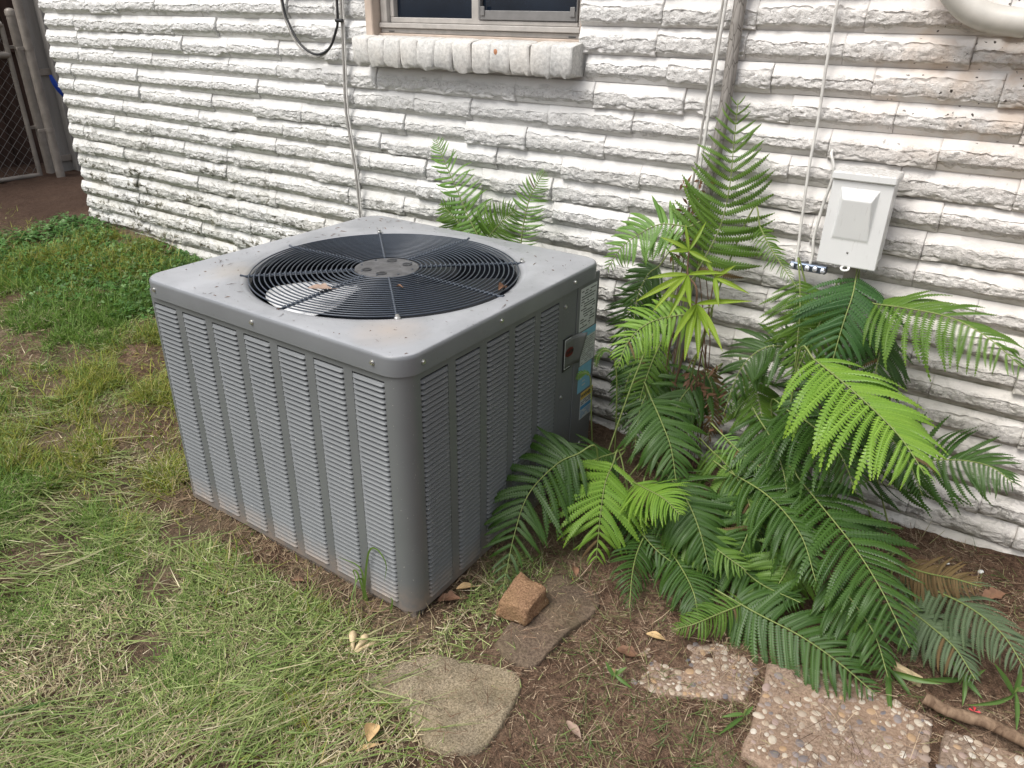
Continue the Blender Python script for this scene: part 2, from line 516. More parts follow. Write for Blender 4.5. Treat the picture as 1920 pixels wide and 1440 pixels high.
def m_box():
    n = N('off_white_plastic'); co = n.coord('world')
    b = n.ramp(n.noise(co, 8, 4), [(.3, (.68, .685, .68)), (.7, (.73, .735, .725))])
    up = n.maprange(n.sep(n.node('ShaderNodeNewGeometry').outputs['Normal'])[2], .25, .8, 0, 1)     # grime settles on ledges
    b = n.mix(n.math('MULTIPLY', up, n.ramp(n.noise(co, 120, 5, .7), [(.42, 0.), (.62, .75)])), b, (.30, .255, .20))
    b = n.mix(n.ramp(n.noise(co, 42, 6, .7, .3, (3, 3, .35)), [(.60, 0.), (.72, .45)]), b, (.36, .345, .31))
    return n.done(b, .42, 0, n.bump(n.noise(co, 300, 2), .05, .001), .4)
M['box'] = m_box()
M['pvc'] = m_plain('aged_white_pvc', (.56, .535, .485), .35, 0, .12, 18)
M['cable_white'] = m_plain('white_cable', (.66, .645, .61), .5, 0, .15, 60)
M['cable_grey'] = m_plain('grey_cable', (.36, .345, .32), .55, 0, .2, 60)
M['cable_black'] = m_plain('black_cable', (.02, .02, .022), .5)
M['strip'] = m_cracked()
M['bar'] = m_plain('blue_grey_terminal_metal', (.12, .15, .20), .35, .7)
M['bolt'] = m_plain('bright_bolt', (.55, .56, .58), .25, 1.0)
M['galv'] = m_plain('tan_painted_pipe', (.255, .225, .195), .5, .1, .2, 18)
M['galv_dark'] = m_plain('dull_galvanised_wire', (.13, .115, .105), .55, .4)
M['brownfence'] = m_wood('dark_brown_fence_board', (.035, .021, .016), (.075, .045, .035))
M['board'] = m_wood('grey_painted_board', (.22, .205, .19), (.32, .305, .285), 14)
M['blue'] = m_plain('blue_plastic_tape', (.012, .06, .42), .35)
M['stick'] = m_wood('bark_stick', (.09, .055, .035), (.30, .21, .14), 60)
M['pod'] = m_plain('dry_tan_pod', (.56, .44, .26), .6, 0, .25, 60, .3)
M['deadleaf'] = m_plain('brown_dead_leaf', (.19, .10, .058), .75, 0, .35, 40, .3)
M['tanleaf'] = m_plain('tan_dead_leaf', (.55, .38, .19), .7, 0, .25, 40, .2)
M['greyleaf'] = m_plain('grey_brown_dead_leaf', (.31, .22, .17), .75, 0, .25, 40, .2)
M['lab_white'] = m_plain('label_white', (.55, .58, .56), .4, 0, .05)
M['lab_blue'] = m_plain('label_light_blue', (.20, .46, .60), .4, 0, .08)
M['lab_yellow'] = m_plain('label_yellow', (.72, .50, .07), .4, 0, .05)
M['lab_deep'] = m_plain('label_deep_blue', (.04, .25, .48), .4, 0, .05)
M['ink'] = m_plain('label_ink', (.06, .065, .065), .5)
M['badge'] = m_plain('badge_black', (.018, .018, .020), .35)
M['badge_grey'] = m_plain('badge_grey', (.16, .165, .165), .35, .3)
M['red'] = m_plain('badge_red', (.13, .012, .015), .4)
M['paper'] = m_plain('scrap_white', (.75, .75, .72), .6)
M['redflower'] = m_plain('red_petal', (.55, .05, .06), .6)

# ------------------------------------------------------------------ ground
GP=[(-.9,0,-.012),(0,0,-.025),(-.45,0,-.02),(.3,-.1,-.03),(1.1,.4,-.02),(1.0,1.04,.03),(1.35,1.04,.05),(0,1.04,.03),(-.9,.9,.08),(-2.23,1.04,.235),(-3.2,1.04,.28),
(-1.5,0,.05),(-2.5,0,.15),(-4.5,1.6,.31),(-4.5,0,.27),(-1,-1,0),(-6.5,2.5,.38),(-6.5,-1,.34),(0,-1.6,-.03),(1.6,-.6,-.03),(2.5,.6,.0),(-3,-2,.1),(-1.6,.95,.16),(2.5,1.04,.08),(2,-2.5,-.04),(-6,-4,.2),(-8,4,.42),(3,4,.1)]
def make_ground():
    import numpy as np
    P=np.array(GP); X=P[:,:2]; n=len(P)
    def phi(r2): return np.where(r2>0, .5*r2*np.log(np.maximum(r2,1e-12)), 0)
    K=phi(((X[:,None]-X[None])**2).sum(-1))+np.eye(n)*.02
    A=np.zeros((n+3,n+3)); A[:n,:n]=K; A[:n,n]=1; A[:n,n+1:]=X; A[n,:n]=1; A[n+1:,:n]=X.T
    s=np.linalg.solve(A,np.r_[P[:,2],0,0,0])
    def g(x,y):
        x=np.asarray(x,float); y=np.asarray(y,float)
        q=np.stack([x.ravel(),y.ravel()],1)
        out=np.empty(len(q))
        for i in range(0,len(q),20000):
            b=q[i:i+20000]
            out[i:i+20000]=phi(((b[:,None]-X[None])**2).sum(-1))@s[:n]+s[n]+b@s[n+1:]
        return out.reshape(x.shape)
    return g

gz = make_ground()
def gh(x, y): return float(gz(x, y))

def nonuni(lo, hi, step, far, nfar):
    a = np.arange(lo, hi + 1e-6, step)
    t = (np.geomspace(1, 60, nfar) - 1) / 59 * far
    return np.concatenate([(lo - t[1:])[::-1], a, hi + t[1:]])
gx = nonuni(-5.2, 2.0, .022, 80, 18)
gy = nonuni(-1.6, 1.9, .022, 80, 18)
XX, YY = np.meshgrid(gx, gy)
cl = lambda a, lo, hi: np.clip(a, lo, hi)
ZZ = gz(cl(XX, -8, 3), cl(YY, -4, 4))
ZZ = ZZ + (vfbm(XX*6, YY*6, 3, 3) - .5) * .028 + (vfbm(XX*28, YY*28, 9, 3) - .5) * .014
nx, ny = len(gx), len(gy)
gv = np.stack([XX.ravel(), YY.ravel(), ZZ.ravel()], 1)
ii = np.arange(nx*ny).reshape(ny, nx)
gf = np.stack([ii[:-1, :-1].ravel(), ii[:-1, 1:].ravel(), ii[1:, 1:].ravel(), ii[1:, :-1].ravel()], 1)
ground = obj('ground', mesh('ground', gv.tolist(), gf.tolist(), 180), M['soil'])
tag(ground, 'reddish brown soil of the side yard below grass and ferns', kind='structure')

# ------------------------------------------------------------------ house wall
YW = 1.038                     # outer face of the rough bricks
PITCH = .0725
ZTOP0 = 1.215
XL, XR = -3.19, 2.6
house = empty('house_wall', (-.5, YW + .03, .0), 'white painted wall of rough split-face bricks with a window', 'wall')
def hp(o):                      # keep world coordinates under the wall's Empty
    o.matrix_parent_inverse = Matrix.Translation(Vector((-.5, YW+.03, 0))).inverted()
    return o

mb = MB()
mb.box((XL+.02, YW+.026, -.3), (-1.035, YW+.26, 2.1))
mb.box((-.215, YW+.026, -.3), (XR, YW+.26, 2.1))
mb.box((-1.035, YW+.026, -.3), (-.215, YW+.26, 1.2))
mb.box((-1.035, YW+.20, 1.2), (-.215, YW+.26, 2.1))
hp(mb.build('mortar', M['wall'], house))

def brick_mesh(seed, kind, L=.27, h=PITCH):
    """split-face brick: slanted smooth underside, rough face, smooth ledge sloping back on top"""
    r = random.Random(seed)
    o = Vector((seed*7.31, seed*3.7, seed*1.9))
    zb0 = {0: .27, 1: .07, 2: .32, 3: .16}[kind] + r.uniform(-.03, .03)
    zt0 = {0: .62, 1: .55, 2: .68, 3: .72}[kind] + r.uniform(-.05, .05)
    D0 = r.uniform(.0185, .0225)
    rows = [0, .10, .5, .94, 1.0, 1.05, 1.14, 1.25, 1.38, 1.5, 1.62, 1.74, 1.86, 1.95, 2.03, 2.2, 2.5, 2.8, 3.0]
    V, F = [], []
    us = [0, .004, .012, .022] + [(.022 + .956*i/46) for i in range(1, 46)] + [.978, .988, .996, 1]
    nu = len(us)
    for u in us:
        x = u*L
        wav = noise.noise(Vector((x*16, 0, 0)) + o)
        zb = zb0 + .10*wav*(1.7 if kind == 1 else .12) + .05*noise.noise(Vector((x*70, 3, 0)) + o)*(1.2 if kind in (1, 3) else .12)
        zt = zt0 + .10*noise.noise(Vector((x*18, 7, 0)) + o) + .06*noise.noise(Vector((x*80, 9, 0)) + o)
        zb = max(.02, zb); zt = min(.92, max(zb + .2, zt))
        end = min(1, min(u, 1-u)*L/.004)
        endd = .80 + .20*math.sin(end*math.pi/2)
        step = .0035*max(0, noise.noise(Vector((x*20, 21, 0)) + o))     # little broken ledge below the smooth top
        for t in rows:
            if t <= 1: zz = t*zb
            elif t <= 2: zz = zb + (t-1)*(zt-zb)
            else: zz = zt + (t-2)*(1-zt)
            if t <= .94:
                d = (.0 if t == 0 else .003) + (.0105 if kind in (0, 2) else .008)*t
            else:
                n1 = noise.noise(Vector((x*24, zz*2.5, 1)) + o)
                n2 = noise.fractal(Vector((x*95, zz*9, 2)) + o, .85, 2.1, 4)
                bul = D0 + .0042*n1 + .0040*n2
                if t <= 1.0: d = .0138 if kind in (0, 2) else .012
                elif t <= 2.0:
                    s = (t-1)
                    d = bul*(.84 + .16*math.sin(min(1, s*3.5)*math.pi/2)) - .0035*s - step*min(1, max(0, s-.5)*3)
                else:
                    s = (t-2)
                    d = (D0-.002 + .003*n1)*(1-s) + .0045*s - .0012*n2*s*(1-s)
            d *= endd
            V.append((x + (.0002 if u == 0 else -.0002 if u == 1 else 0), .026-d, zz*h))
    nr = len(rows)
    for i in range(nu-1):
        for j in range(nr-1):
            a = i*nr+j
            F.append((a, a+nr, a+nr+1, a+1))
    b = len(V)
    for i in (0, nu-1):
        V += [(us[i]*L, .03, 0), (us[i]*L, .03, h)]
    F.append(tuple([b+1, b] + list(range(0, nr))))
    F.append(tuple([b+2, b+3] + [(nu-1)*nr+j for j in range(nr-1, -1, -1)]))
    F.append((b, b+2, (nu-1)*nr) + tuple(i*nr for i in range(nu-2, -1, -1)))
    F.append((b+3, b+1) + tuple(i*nr+nr-1 for i in range(nu)))
    me = mesh('brick', V, F, 32)
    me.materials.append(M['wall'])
    return me

BV = [brick_mesh(s + 1, [0, 1, 0, 2, 3, 1, 0, 3, 2, 0, 1, 3, 0, 2, 1, 0][s]) for s in range(16)]

cmi = cam.matrix_basis.inverted()
def in_view(p, mar=.03):
    c = cmi @ Vector(p)
    if c.z > -.05: return 0
    k = cam_data.lens / 36.0
    u, v = c.x/-c.z*k, c.y/-c.z*k
    return (abs(u) < .5+mar and abs(v) < .375+mar)
def behind_unit(p):
    # is p hidden from the photographer's standpoint by the condenser unit
    o = cam.matrix_basis.translation; d = Vector(p) - o
    t0, t1 = 0.0, 1.0
    for a, lo, hi in ((0, -.89, 0), (1, 0, .86), (2, -.1, .66)):
        if abs(d[a]) < 1e-9: continue
        ta, tb = (lo-o[a])/d[a], (hi-o[a])/d[a]
        if ta > tb: ta, tb = tb, ta
        t0, t1 = max(t0, ta), min(t1, tb)
    return t0 < t1
brick_slots = []
rb = random.Random(21)
for k in range(-9, 18):
    zt = ZTOP0 - PITCH*k
    zb = zt - PITCH
    if k == 0: spans = [(XL, -1.062), (-.188, XR)]
    elif k < 0: spans = [(XL, -1.035), (-.215, XR)]
    else: spans = [(XL, XR)]
    for a, b in spans:
        x = a + (rb.uniform(-.022, .012) if a == XL else 0)
        x0 = x
        first = True
        while x < b - .004:
            L = rb.uniform(.235, .30)
            if first and a == XL: L = rb.choice((.14, .26, .20, .28)); first = False
            if b - (x + L) < .09: L = b - x
            if L > .36: L *= .5
            brick_slots.append((x, zb, L, rb.randrange(16), rb.random() < .5, rb.uniform(-.005, .006)))
            x += L
vis = []
rest = []
for sl in brick_slots:
    x, zb, L = sl[:3]
    pts = [(x + L*t, YW, zb + PITCH*s) for t in (.1, .5, .9) for s in (.2, .8)]
    seen = any(in_view(p) and not behind_unit(p) for p in pts) and zb + PITCH > gh(x + L/2, 1.0)
    (vis if seen else rest).append(sl)
vis.sort(key=lambda s: (Vector((s[0]+s[2]/2, YW, s[1])) - cam.matrix_basis.translation).length)
if len(vis) > 300: rest += vis[300:]; vis = vis[:300]
def brick_mat(sl):
    x, zb, L, v, flip, dy = sl
    sx = L / .27
    if flip: return Matrix.Translation((x + L, YW + dy, zb)) @ Matrix.Diagonal((-sx, 1, 1, 1))
    return Matrix.Translation((x, YW + dy, zb)) @ Matrix.Diagonal((sx, 1, 1, 1))
for sl in vis:
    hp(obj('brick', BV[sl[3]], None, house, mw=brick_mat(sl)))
mb = MB()
WB = Matrix.Identity(4)
for sl in rest:
    if sl[1] < -.1 or sl[0] > 2.2: continue
    me = BV[sl[3]]; mt = brick_mat(sl)
    fs = [tuple(p.vertices) for p in me.polygons]
    if sl[4]: fs = [f[::-1] for f in fs]
    mb.add([mt @ v_.co for v_ in me.vertices], fs)
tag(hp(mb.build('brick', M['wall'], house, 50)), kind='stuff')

# sill of twelve rowlock bricks
xs0, xs1 = -1.055, -.197
ns = 12
for i in range(ns):
    a = xs0 + (xs1-xs0)*i/ns; b = xs0 + (xs1-xs0)*(i+1)/ns
    r1 = rb.uniform(-.003, .004); tz = rb.uniform(-.05, .05)
    n_ = 8
    V, F = [], []
    prof = [(.035, -.012), (.0, .0), (-.047, -.009), (-.053, -.014), (-.054, -.05), (-.052, -.078), (-.046, -.090), (.02, -.092)]
    us = [0, .05, .14, .3, .5, .7, .86, .95, 1]
    for u in us:
        e = (1 - abs(2*u-1)**14)
        for j, (py, pz) in enumerate(prof):
            nn = noise.noise(Vector((a*40+u*3, py*70, pz*70 + i*3)))
            lip = .010*noise.noise(Vector((u*3+i*5, 1, j*.4)))
            V.append((a + .0004 + (b-a-.0008)*u + tz*(pz+.05)*2, YW + py + r1 - (.0 if j < 2 else .004*e) + .0022*nn,
                      1.246 + pz + (.0026*nn) - (.0025*(1-e) if j in (1, 2, 3) else 0) + (lip - .004 + .008*(1-e) if j in (5, 6) else 0)))
    nr = len(prof)
    for p in range(len(us)-1):
        for j in range(nr-1):
            q_ = p*nr+j; F.append((q_, q_+1, q_+nr+1, q_+nr))
    F.append(tuple(range(nr))); F.append(tuple((len(us)-1)*nr+j for j in range(nr-1, -1, -1)))
    sb = hp(obj('sill_brick', mesh('sill_brick', V, F, 60), M['sill'], house))
    if i == 8:
        c = MB(); c.lathe([(.0, .0035), (.006, .003), (.0095, .0015), (.0115, -.001)], 11, mat=Matrix.Rotation(math.pi/2, 4, 'X') @ Matrix.Diagonal((1, 1.15, 1, 1)), closed=True)
        ch = obj('paint_chip', c.mesh('paint_chip', 60), M['terracotta'], sb, loc=(a + (b-a)*.32, YW - .0545 + r1, 1.214))
        ch['label'] = 'bare orange patch where the paint has flaked'

# window
win = empty('window', (0, 0, 0), None, None); win.parent = house; hp(win)
mb = MB(); mb.box((-1.037, YW-.004, 1.235), (-1.004, YW+.19, 2.05), .003)
mb.box((-.217, YW+.02, 1.235), (-.2145, YW+.19, 2.05))
mb.build('jamb', M['jamb'], win)
mb = MB(); mb.box((-1.004, YW+.025, 1.20), (-.217, YW+.19, 1.252), .002); mb.build('sub_sill', M['jamb'], win)
yf = YW + .03
mb = MB()
mb.box((-1.002, yf+.005, 1.2525), (-.219, yf+.09, 1.268), .002)
mb.box((-1.000, yf-.006, 1.2685), (-.221, yf+.085, 1.284), .002)
mb.box((-1.000, yf+.004, 1.2845), (-.972, yf+.08, 2.04), .002)
mb.box((-.232, yf+.004, 1.2845), (-.221, yf+.08, 2.04), .002)
mb.box((-.622, yf+.012, 1.2845), (-.588, yf+.08, 2.04), .002)
mb.build('frame', M['frame'], win)
mb = MB(); mb.box((-.9715, yf+.02, 1.2848), (-.6225, yf+.06, 1.301), .002); mb.box((-.9715, yf+.02, 1.3012), (-.955, yf+.06, 2.03), .002); mb.build('sash', M['frame'], win)
mb = MB(); mb.box((-.954, yf+.04, 1.3015), (-.6228, yf+.046, 2.03)); mb.build('pane', M['glass'], win)
mb = MB()
mb.box((-.5875, yf+.002, 1.2848), (-.2325, yf+.03, 1.297), .0015)
mb.build('sash', M['frame'], win)
mb = MB()
mb.box((-.578, yf-.002, 1.2985), (-.238, yf+.012, 1.325), .0015)
mb.box((-.586, yf-.002, 1.2985), (-.5785, yf+.012, 2.03), .0015)
mb.box((-.2375, yf-.002, 1.2985), (-.233, yf+.012, 2.03), .0015)
mb.box((-.576, yf-.006, 1.310), (-.560, yf-.0025, 1.336), .0015)
mb.box((-.256, yf-.006, 1.310), (-.240, yf-.0025, 1.336), .0015)
mb.build('screen_frame', M['frame_dark'], win)
mb = MB(); mb.box((-.5782, yf+.014, 1.2975), (-.2380, yf+.019, 2.03)); mb.build('pane', M['glass'], win)
for xa in (-.965, -.262):
    mb = MB(); mb.box((xa, yf+.0035, 1.2565), (xa+.024, yf+.0048, 1.2595)); mb.build('weep_slot', M['ink'], win)

# ------------------------------------------------------------------ things fixed to the wall
ys = YW - .012
pts = [(.256, ys, 1.75), (.250, ys, 1.355), (.248, ys, 1.107), (.238, ys, .95), (.226, ys, .82), (.214, ys, .62), (.206, ys+.004, .3)]
sp = spline(pts, 40)
V, F = [], []
for i, p in enumerate(sp):
    w = .0158 + .002*noise.noise(Vector((p.z*9, 1, 0)))
    for k in range(10):
        a = math.pi*k/9
        j = .0025*noise.noise(Vector((k*.8, p.z*30, 4)))
        V.append((p.x - math.cos(a)*(w+j), p.y - math.sin(a)*(.017+j), p.z))
for i in range(len(sp)-1):
    for k in range(9):
        a = i*10+k; F.append((a, a+10, a+11, a+1))
    F.append((i*10, i*10+9, i*10+19, i*10+10))
F.append(tuple(range(9, -1, -1))); F.append(tuple(len(sp)*10-10+k for k in range(10)))
tag(obj('wooden_strip', mesh('wooden_strip', V, F, 60), M['strip']), 'weathered wooden strip with cracked grey paint running down the white wall', 'trim strip')

def cable(name, pts, r, m, label, cat='cable', n=60, group=None):
    mb = MB(); mb.tube(spline(pts, n), r, 7)
    return tag(mb.build(name, M[m], None, 180), label, cat, group)
cable('cable', [(.232, ys-.02, 1.6), (.221, ys-.021, 1.354), (.215, ys-.022, 1.2), (.212, ys-.02, 1.05), (.207, ys-.022, .9), (.198, ys-.02, .80), (.188, ys-.018, .62), (.175, ys-.02, .4), (.17, ys-.03, .06)], .0045, 'cable_white', 'white cable hanging along the cracked wooden strip')
cable('cable', [(.221, ys-.019, 1.6), (.213, ys-.019, 1.354), (.204, ys-.02, 1.15), (.198, ys-.02, 1.0), (.192, ys-.023, .86), (.186, ys-.02, .76), (.17, ys-.018, .55), (.15, ys-.03, .1)], .0033, 'cable_grey', 'thin grey cable just left of the white cable by the wooden strip')
cable('wire', [(.475, YW-.006, 1.7), (.479, YW-.006, 1.354), (.482, YW-.008, 1.2), (.486, YW-.005, 1.099), (.487, YW-.008, .98), (.493, YW-.008, .86), (.501, YW-.012, .745), (.502, YW-.014, .727)], .0038, 'cable_white', 'long white wire running straight down to the terminal bar')
cable('wire', [(.533, YW+.004, 1.022), (.534, YW-.006, 1.012), (.546, YW-.012, .985), (.548, YW-.010, .951), (.540, YW-.008, .90), (.536, YW-.010, .85), (.533, YW-.01, .80), (.539, YW-.013, .76), (.538, YW-.014, .727)], .004, 'cable_white', 'short white wire beside the utility box coming out of the brick')
cable('cable', [(-1.136, YW-.010, 1.7), (-1.139, YW-.010, 1.35), (-1.150, YW-.008, 1.15), (-1.156, YW-.010, 1.0), (-1.140, YW-.010, .86), (-1.128, YW-.010, .75), (-1.126, YW-.008, .6), (-1.12, YW-.012, .35), (-1.115, YW-.02, .09)], .0045, 'cable_grey', 'grey cable running down the wall behind the air conditioner')
cable('cable', [(-1.128, YW-.008, 1.7), (-1.131, YW-.008, 1.35), (-1.141, YW-.007, 1.15), (-1.146, YW-.008, 1.0), (-1.131, YW-.008, .86), (-1.120, YW-.008, .75), (-1.117, YW-.007, .6), (-1.11, YW-.012, .35), (-1.105, YW-.02, .09)], .003, 'cable_white', 'thin whitish cable paired with the grey cable behind the air conditioner')
lp = [(-1.43, YW-.012, 1.62), (-1.428, YW-.014, 1.349), (-1.40, YW-.018, 1.27), (-1.345, YW-.022, 1.205), (-1.27, YW-.024, 1.176), (-1.205, YW-.022, 1.195), (-1.168, YW-.018, 1.25), (-1.152, YW-.016, 1.32), (-1.150, YW-.014, 1.62)]
cable('cable', lp, .0045, 'cable_black', 'black cable drooping in a loop left of the window')
cable('cable', [(x-.012, y+.003, z-.010 if z < 1.33 else z) for x, y, z in lp[:6]] + [(-1.185, YW-.016, 1.235), (-1.16, YW-.014, 1.29), (-1.157, YW-.012, 1.62)], .0028, 'cable_grey', 'thin grey cable following the black cable loop left of the window')
mb = MB(); mb.tube([(-1.160, YW-.019, 1.287), (-1.128, YW-.019, 1.287)], .006, 8); tag(mb.build('cable_tie', M['cable_black'], None, 60), 'black tie round the cables left of the window', 'cable tie')

# terminal bar with five bolts
bar = empty('terminal_bar', (.535, YW-.02, .722), 'small dark metal terminal bar with a row of shiny bolts under the white wires', 'terminal bar')
mb = MB(); mb.box((-.048, -.004, -.010), (.048, .016, .010), .003); mb.build('bar', M['bar'], bar)
for i in range(5):
    mb = MB(); mb.lathe([(.0078, -.001), (.0082, .003), (.006, .0065), (.0, .0078)], 12, mat=Matrix.Rotation(math.pi/2 - .35, 4, 'X'))
    obj('bolt', mb.mesh('bolt', 40), M['bolt'], bar, loc=(-.040 + .020*i, -.004, .001*(i % 2)))

# utility box
ub = empty('utility_box', (.637, .93, .775), 'white plastic utility box with a raised panel mounted on the wall', 'utility box')
def ubp(o): o.matrix_parent_inverse = Matrix.Translation((.637, .93, .775)).inverted(); return o
yb0, yb1 = .930, 1.018
mb = MB(); mb.box((.572, yb0+.006, .776), (.704, yb1, .985), .004); ubp(mb.build('housing', M['box'], ub))
mb = MB()
V = [(.5695, yb0-.004, .768), (.7065, yb0-.004, .768), (.7065, yb0-.004, .973), (.5695, yb0-.004, .973)]
px0, px1, pz0, pz1 = .592, .678, .832, .957
hx0, hx1, hz0, hz1 = .603, .667, .853, .932
mid = [(px0, yb0-.004, pz0), (px1, yb0-.004, pz0), (px1, yb0-.004, pz1), (px0, yb0-.004, pz1)]
top = [(px0+.004, yb0-.0062, pz0+.006), (px1-.004, yb0-.0062, pz0+.006), (hx1, yb0-.021, hz1), (hx0, yb0-.021, hz1)]
bk = [(.5695, yb0+.02, .768), (.7065, yb0+.02, .768), (.7065, yb0+.02, .973), (.5695, yb0+.02, .973)]
Vv = V + mid + top + bk
Ff = [(0,1,5,4), (1,2,6,5), (2,3,7,6), (3,0,4,7), (4,5,9,8), (5,6,10,9), (6,7,11,10), (7,4,8,11), (8,9,10,11)] + [(1,0,12,13), (2,1,13,14), (3,2,14,15), (0,3,15,12)]
cv = obj('cover', mesh('cover', Vv, Ff), M['box'], ub); ubp(cv)
bv = cv.modifiers.new('bevel', 'BEVEL'); bv.width = .004; bv.segments = 3; bv.limit_method = 'ANGLE'; bv.angle_limit = math.radians(8)
mb = MB(); mb.box((.5665, yb0-.011, .974), (.7095, yb1+.002, .993), .003); ubp(mb.build('hood', M['box'], ub))
mb = MB(); mb.lathe([(.006, -.0012), (.0115, -.0012), (.0115, .0012), (.006, .0012), (.006, -.0012)], 18, closed=True, mat=Matrix.Rotation(.5, 4, 'X'))
ubp(mb.build('padlock_tab', M['box'], ub, 40)).location = (.637-.0+.003, .922, .7655)
mb = MB(); mb.lathe([(.0, .0016), (.0022, .001), (.0028, 0)], 10, mat=Matrix.Rotation(math.pi/2, 4, 'X'), closed=True); ubp(mb.build('rivet', M['frame_dark'], ub, 60)).location = (.637, yb0-.0042, .803)
mb = MB(); mb.tube([(.648, .985, .775), (.648, .985, .45), (.650, .985, .05)], .017, 14)
tag(mb.build('conduit', M['galv'], None, 60), 'grey conduit pipe below the utility box half hidden by fronds', 'pipe')

# white drain pipe elbow top right
pv = empty('drain_pipe', (.8, YW-.05, 1.30), 'aged white plastic pipe elbow at the top right of the wall', 'pipe')
def pvp(o): o.matrix_parent_inverse = Matrix.Translation((.8, YW-.05, 1.30)).inverted(); return o
mb = MB(); mb.tube(spline([(.655, YW-.045, 1.62), (.672, YW-.045, 1.50), (.695, YW-.045, 1.41), (.735, YW-.045, 1.355), (.79, YW-.045, 1.325), (.872, YW-.045, 1.312)], 40), .0275, 22); pvp(mb.build('elbow', M['pvc'], pv, 50))
mb = MB(); mb.tube([(.872, YW-.045, 1.312), (.880, YW-.045, 1.3115), (.90, YW-.045, 1.309), (1.5, YW-.045, 1.24)], [.033, .0335, .0335, .0335], 22); pvp(mb.build('straight_pipe', M['pvc'], pv, 50))

# ------------------------------------------------------------------ fence corner, far left
def pipe_post(name, x, y, z1, r, label, cat='post', capped=True, lean=(0, 0)):
    e = empty(name, (x, y, gh(x, y)), label, cat)
    h = z1 - gh(x, y)
    mb = MB(); mb.tube([(0, 0, -.1), (lean[0]*.5, lean[1]*.5, h*.5), (lean[0], lean[1], h)], r, 18); mb.build('pole', M['galv'], e, 50)
    if capped:
        mb = MB(); mb.lathe([(r*1.12, -.02), (r*1.12, .004), (r*.95, .014), (r*.5, .022), (0, .024)], 18, loc=(lean[0], lean[1], h)); mb.build('cap', M['galv'], e, 40)
    for hz in (.30, .78):
        mb = MB(); mb.lathe([(r*1.02, -.011), (r*1.13, -.011), (r*1.13, .011), (r*1.02, .011)], 18, closed=True, loc=(0, 0, hz)); mb.box((-.006, -r-.045, hz-.009), (.006, -r*.9, hz+.009), .001); mb.build('clamp', M['galv'], e, 40)
    return e
pipe_post('gate_post', -4.5, 1.510, 1.285, .028, 'capped tan metal gate post left of the taller pipe')
pipe_post('fence_pipe', -4.33, 1.487, 1.9, .026, 'tall tan metal pipe standing between gate post and grey board', 'post', False)
gb = empty('fence_board', (-4.47, 1.62, .3), 'tall grey channel board beside the white wall corner', 'board')
mb = MB(); mb.box((-.03, -.055, -.02), (-.005, .06, 1.7), .003); mb.build('board', M['board'], gb)
mb = MB(); mb.box((-.005, .03, -.02), (.06, .075, 1.7), .003); mb.build('edge_rail', M['board'], gb)
mb = MB(); mb.box((-.004, -.05, .62), (.012, .028, .66), .002); mb.build('bracket', M['galv'], gb)
mb = MB(); mb.box((-.004, -.05, .08), (.012, .028, .12), .002); mb.build('bracket', M['galv'], gb)

gate = empty('chain_link_gate', (-4.47, 1.2, .3), 'chain link gate with pipe frame at the far left edge', 'gate')
def gp(o): o.matrix_parent_inverse = Matrix.Translation((-4.47, 1.2, .3)).inverted(); return o
for zz in (.315, 1.045, 1.215):
    mb = MB(); mb.tube([(-4.47, .3, zz), (-4.47, 1.425, zz)], .014 if zz < 1 else .02, 10); gp(mb.build('rail', M['galv'], gate, 50))
mb = MB(); mb.tube([(-4.47, 1.425, .30), (-4.47, 1.425, 1.22)], .015, 10); gp(mb.build('stile', M['galv'], gate, 50))
mb = MB()
for i in range(-24, 34):
    for sgn in (1, -1):
        # a diagonal wire clipped to the gate opening
        y0 = .32 + i*.058; seg = []
        for t in np.linspace(0, 1, 2):
            pass
        za, zb_ = .32, 1.21
        ya, yb_ = y0, y0 + sgn*(zb_-za)*.9
        lo, hi = .3, 1.42
        t0, t1 = 0., 1.
        d = yb_-ya
        ta, tb = (lo-ya)/d, (hi-ya)/d
        if ta > tb: ta, tb = tb, ta
        t0, t1 = max(t0, ta), min(t1, tb)
        if t1-t0 < .02: continue
        mb.tube([(-4.47 + .004*sgn, ya+d*t0, za+(zb_-za)*t0), (-4.47 + .004*sgn, ya+d*t1, za+(zb_-za)*t1)], .0019, 4, False)
tag(gp(mb.build('chain_link_mesh', M['galv_dark'], gate)), kind='stuff')
wf = empty('wooden_fence', (-4.9, 1.2, .3), 'dark brown wooden fence boards behind the chain link gate', 'fence')
for i in range(16):
    y = .1 + i*.145
    mb = MB(); mb.box((-.012, -.0705, -.08), (.012, .0705, 1.75 + .02*rb.random()), .003)
    obj('fence_slat', mb.mesh('fence_slat'), M['brownfence'], wf, loc=(rb.uniform(-.006, .006), y-1.2, 0))
mb = MB(); mb.box((.013, -1.15, .74), (.05, 1.2, .83), .003); mb.build('rail', M['brownfence'], wf)
mb = MB()
V, F = [], []
sp = spline([(-4.3, 1.565, .930), (-4.3, 1.575, .905), (-4.3, 1.583, .878), (-4.3, 1.60, .83), (-4.3, 1.62, .79)], 10)
for i, p in enumerate(sp):
    w = .020*math.sin(math.pi*(.12+.8*i/9)); V += [p+Vector((-.01, -w, w*.3)), p+Vector((.012, 0, .004)), p+Vector((-.01, w, -w*.3)), p+Vector((-.016, 0, 0))]
for i in range(9):
    for k in range(4):
        F.append((i*4+k, i*4+(k+1) % 4, i*4+4+(k+1) % 4, i*4+4+k))
F += [(3, 2, 1, 0), (36, 37, 38, 39)]
tag(obj('plastic_tape', mesh('plastic_tape', V, F, 60), M['blue']), 'strip of blue plastic tape beside the wall corner', 'tape')

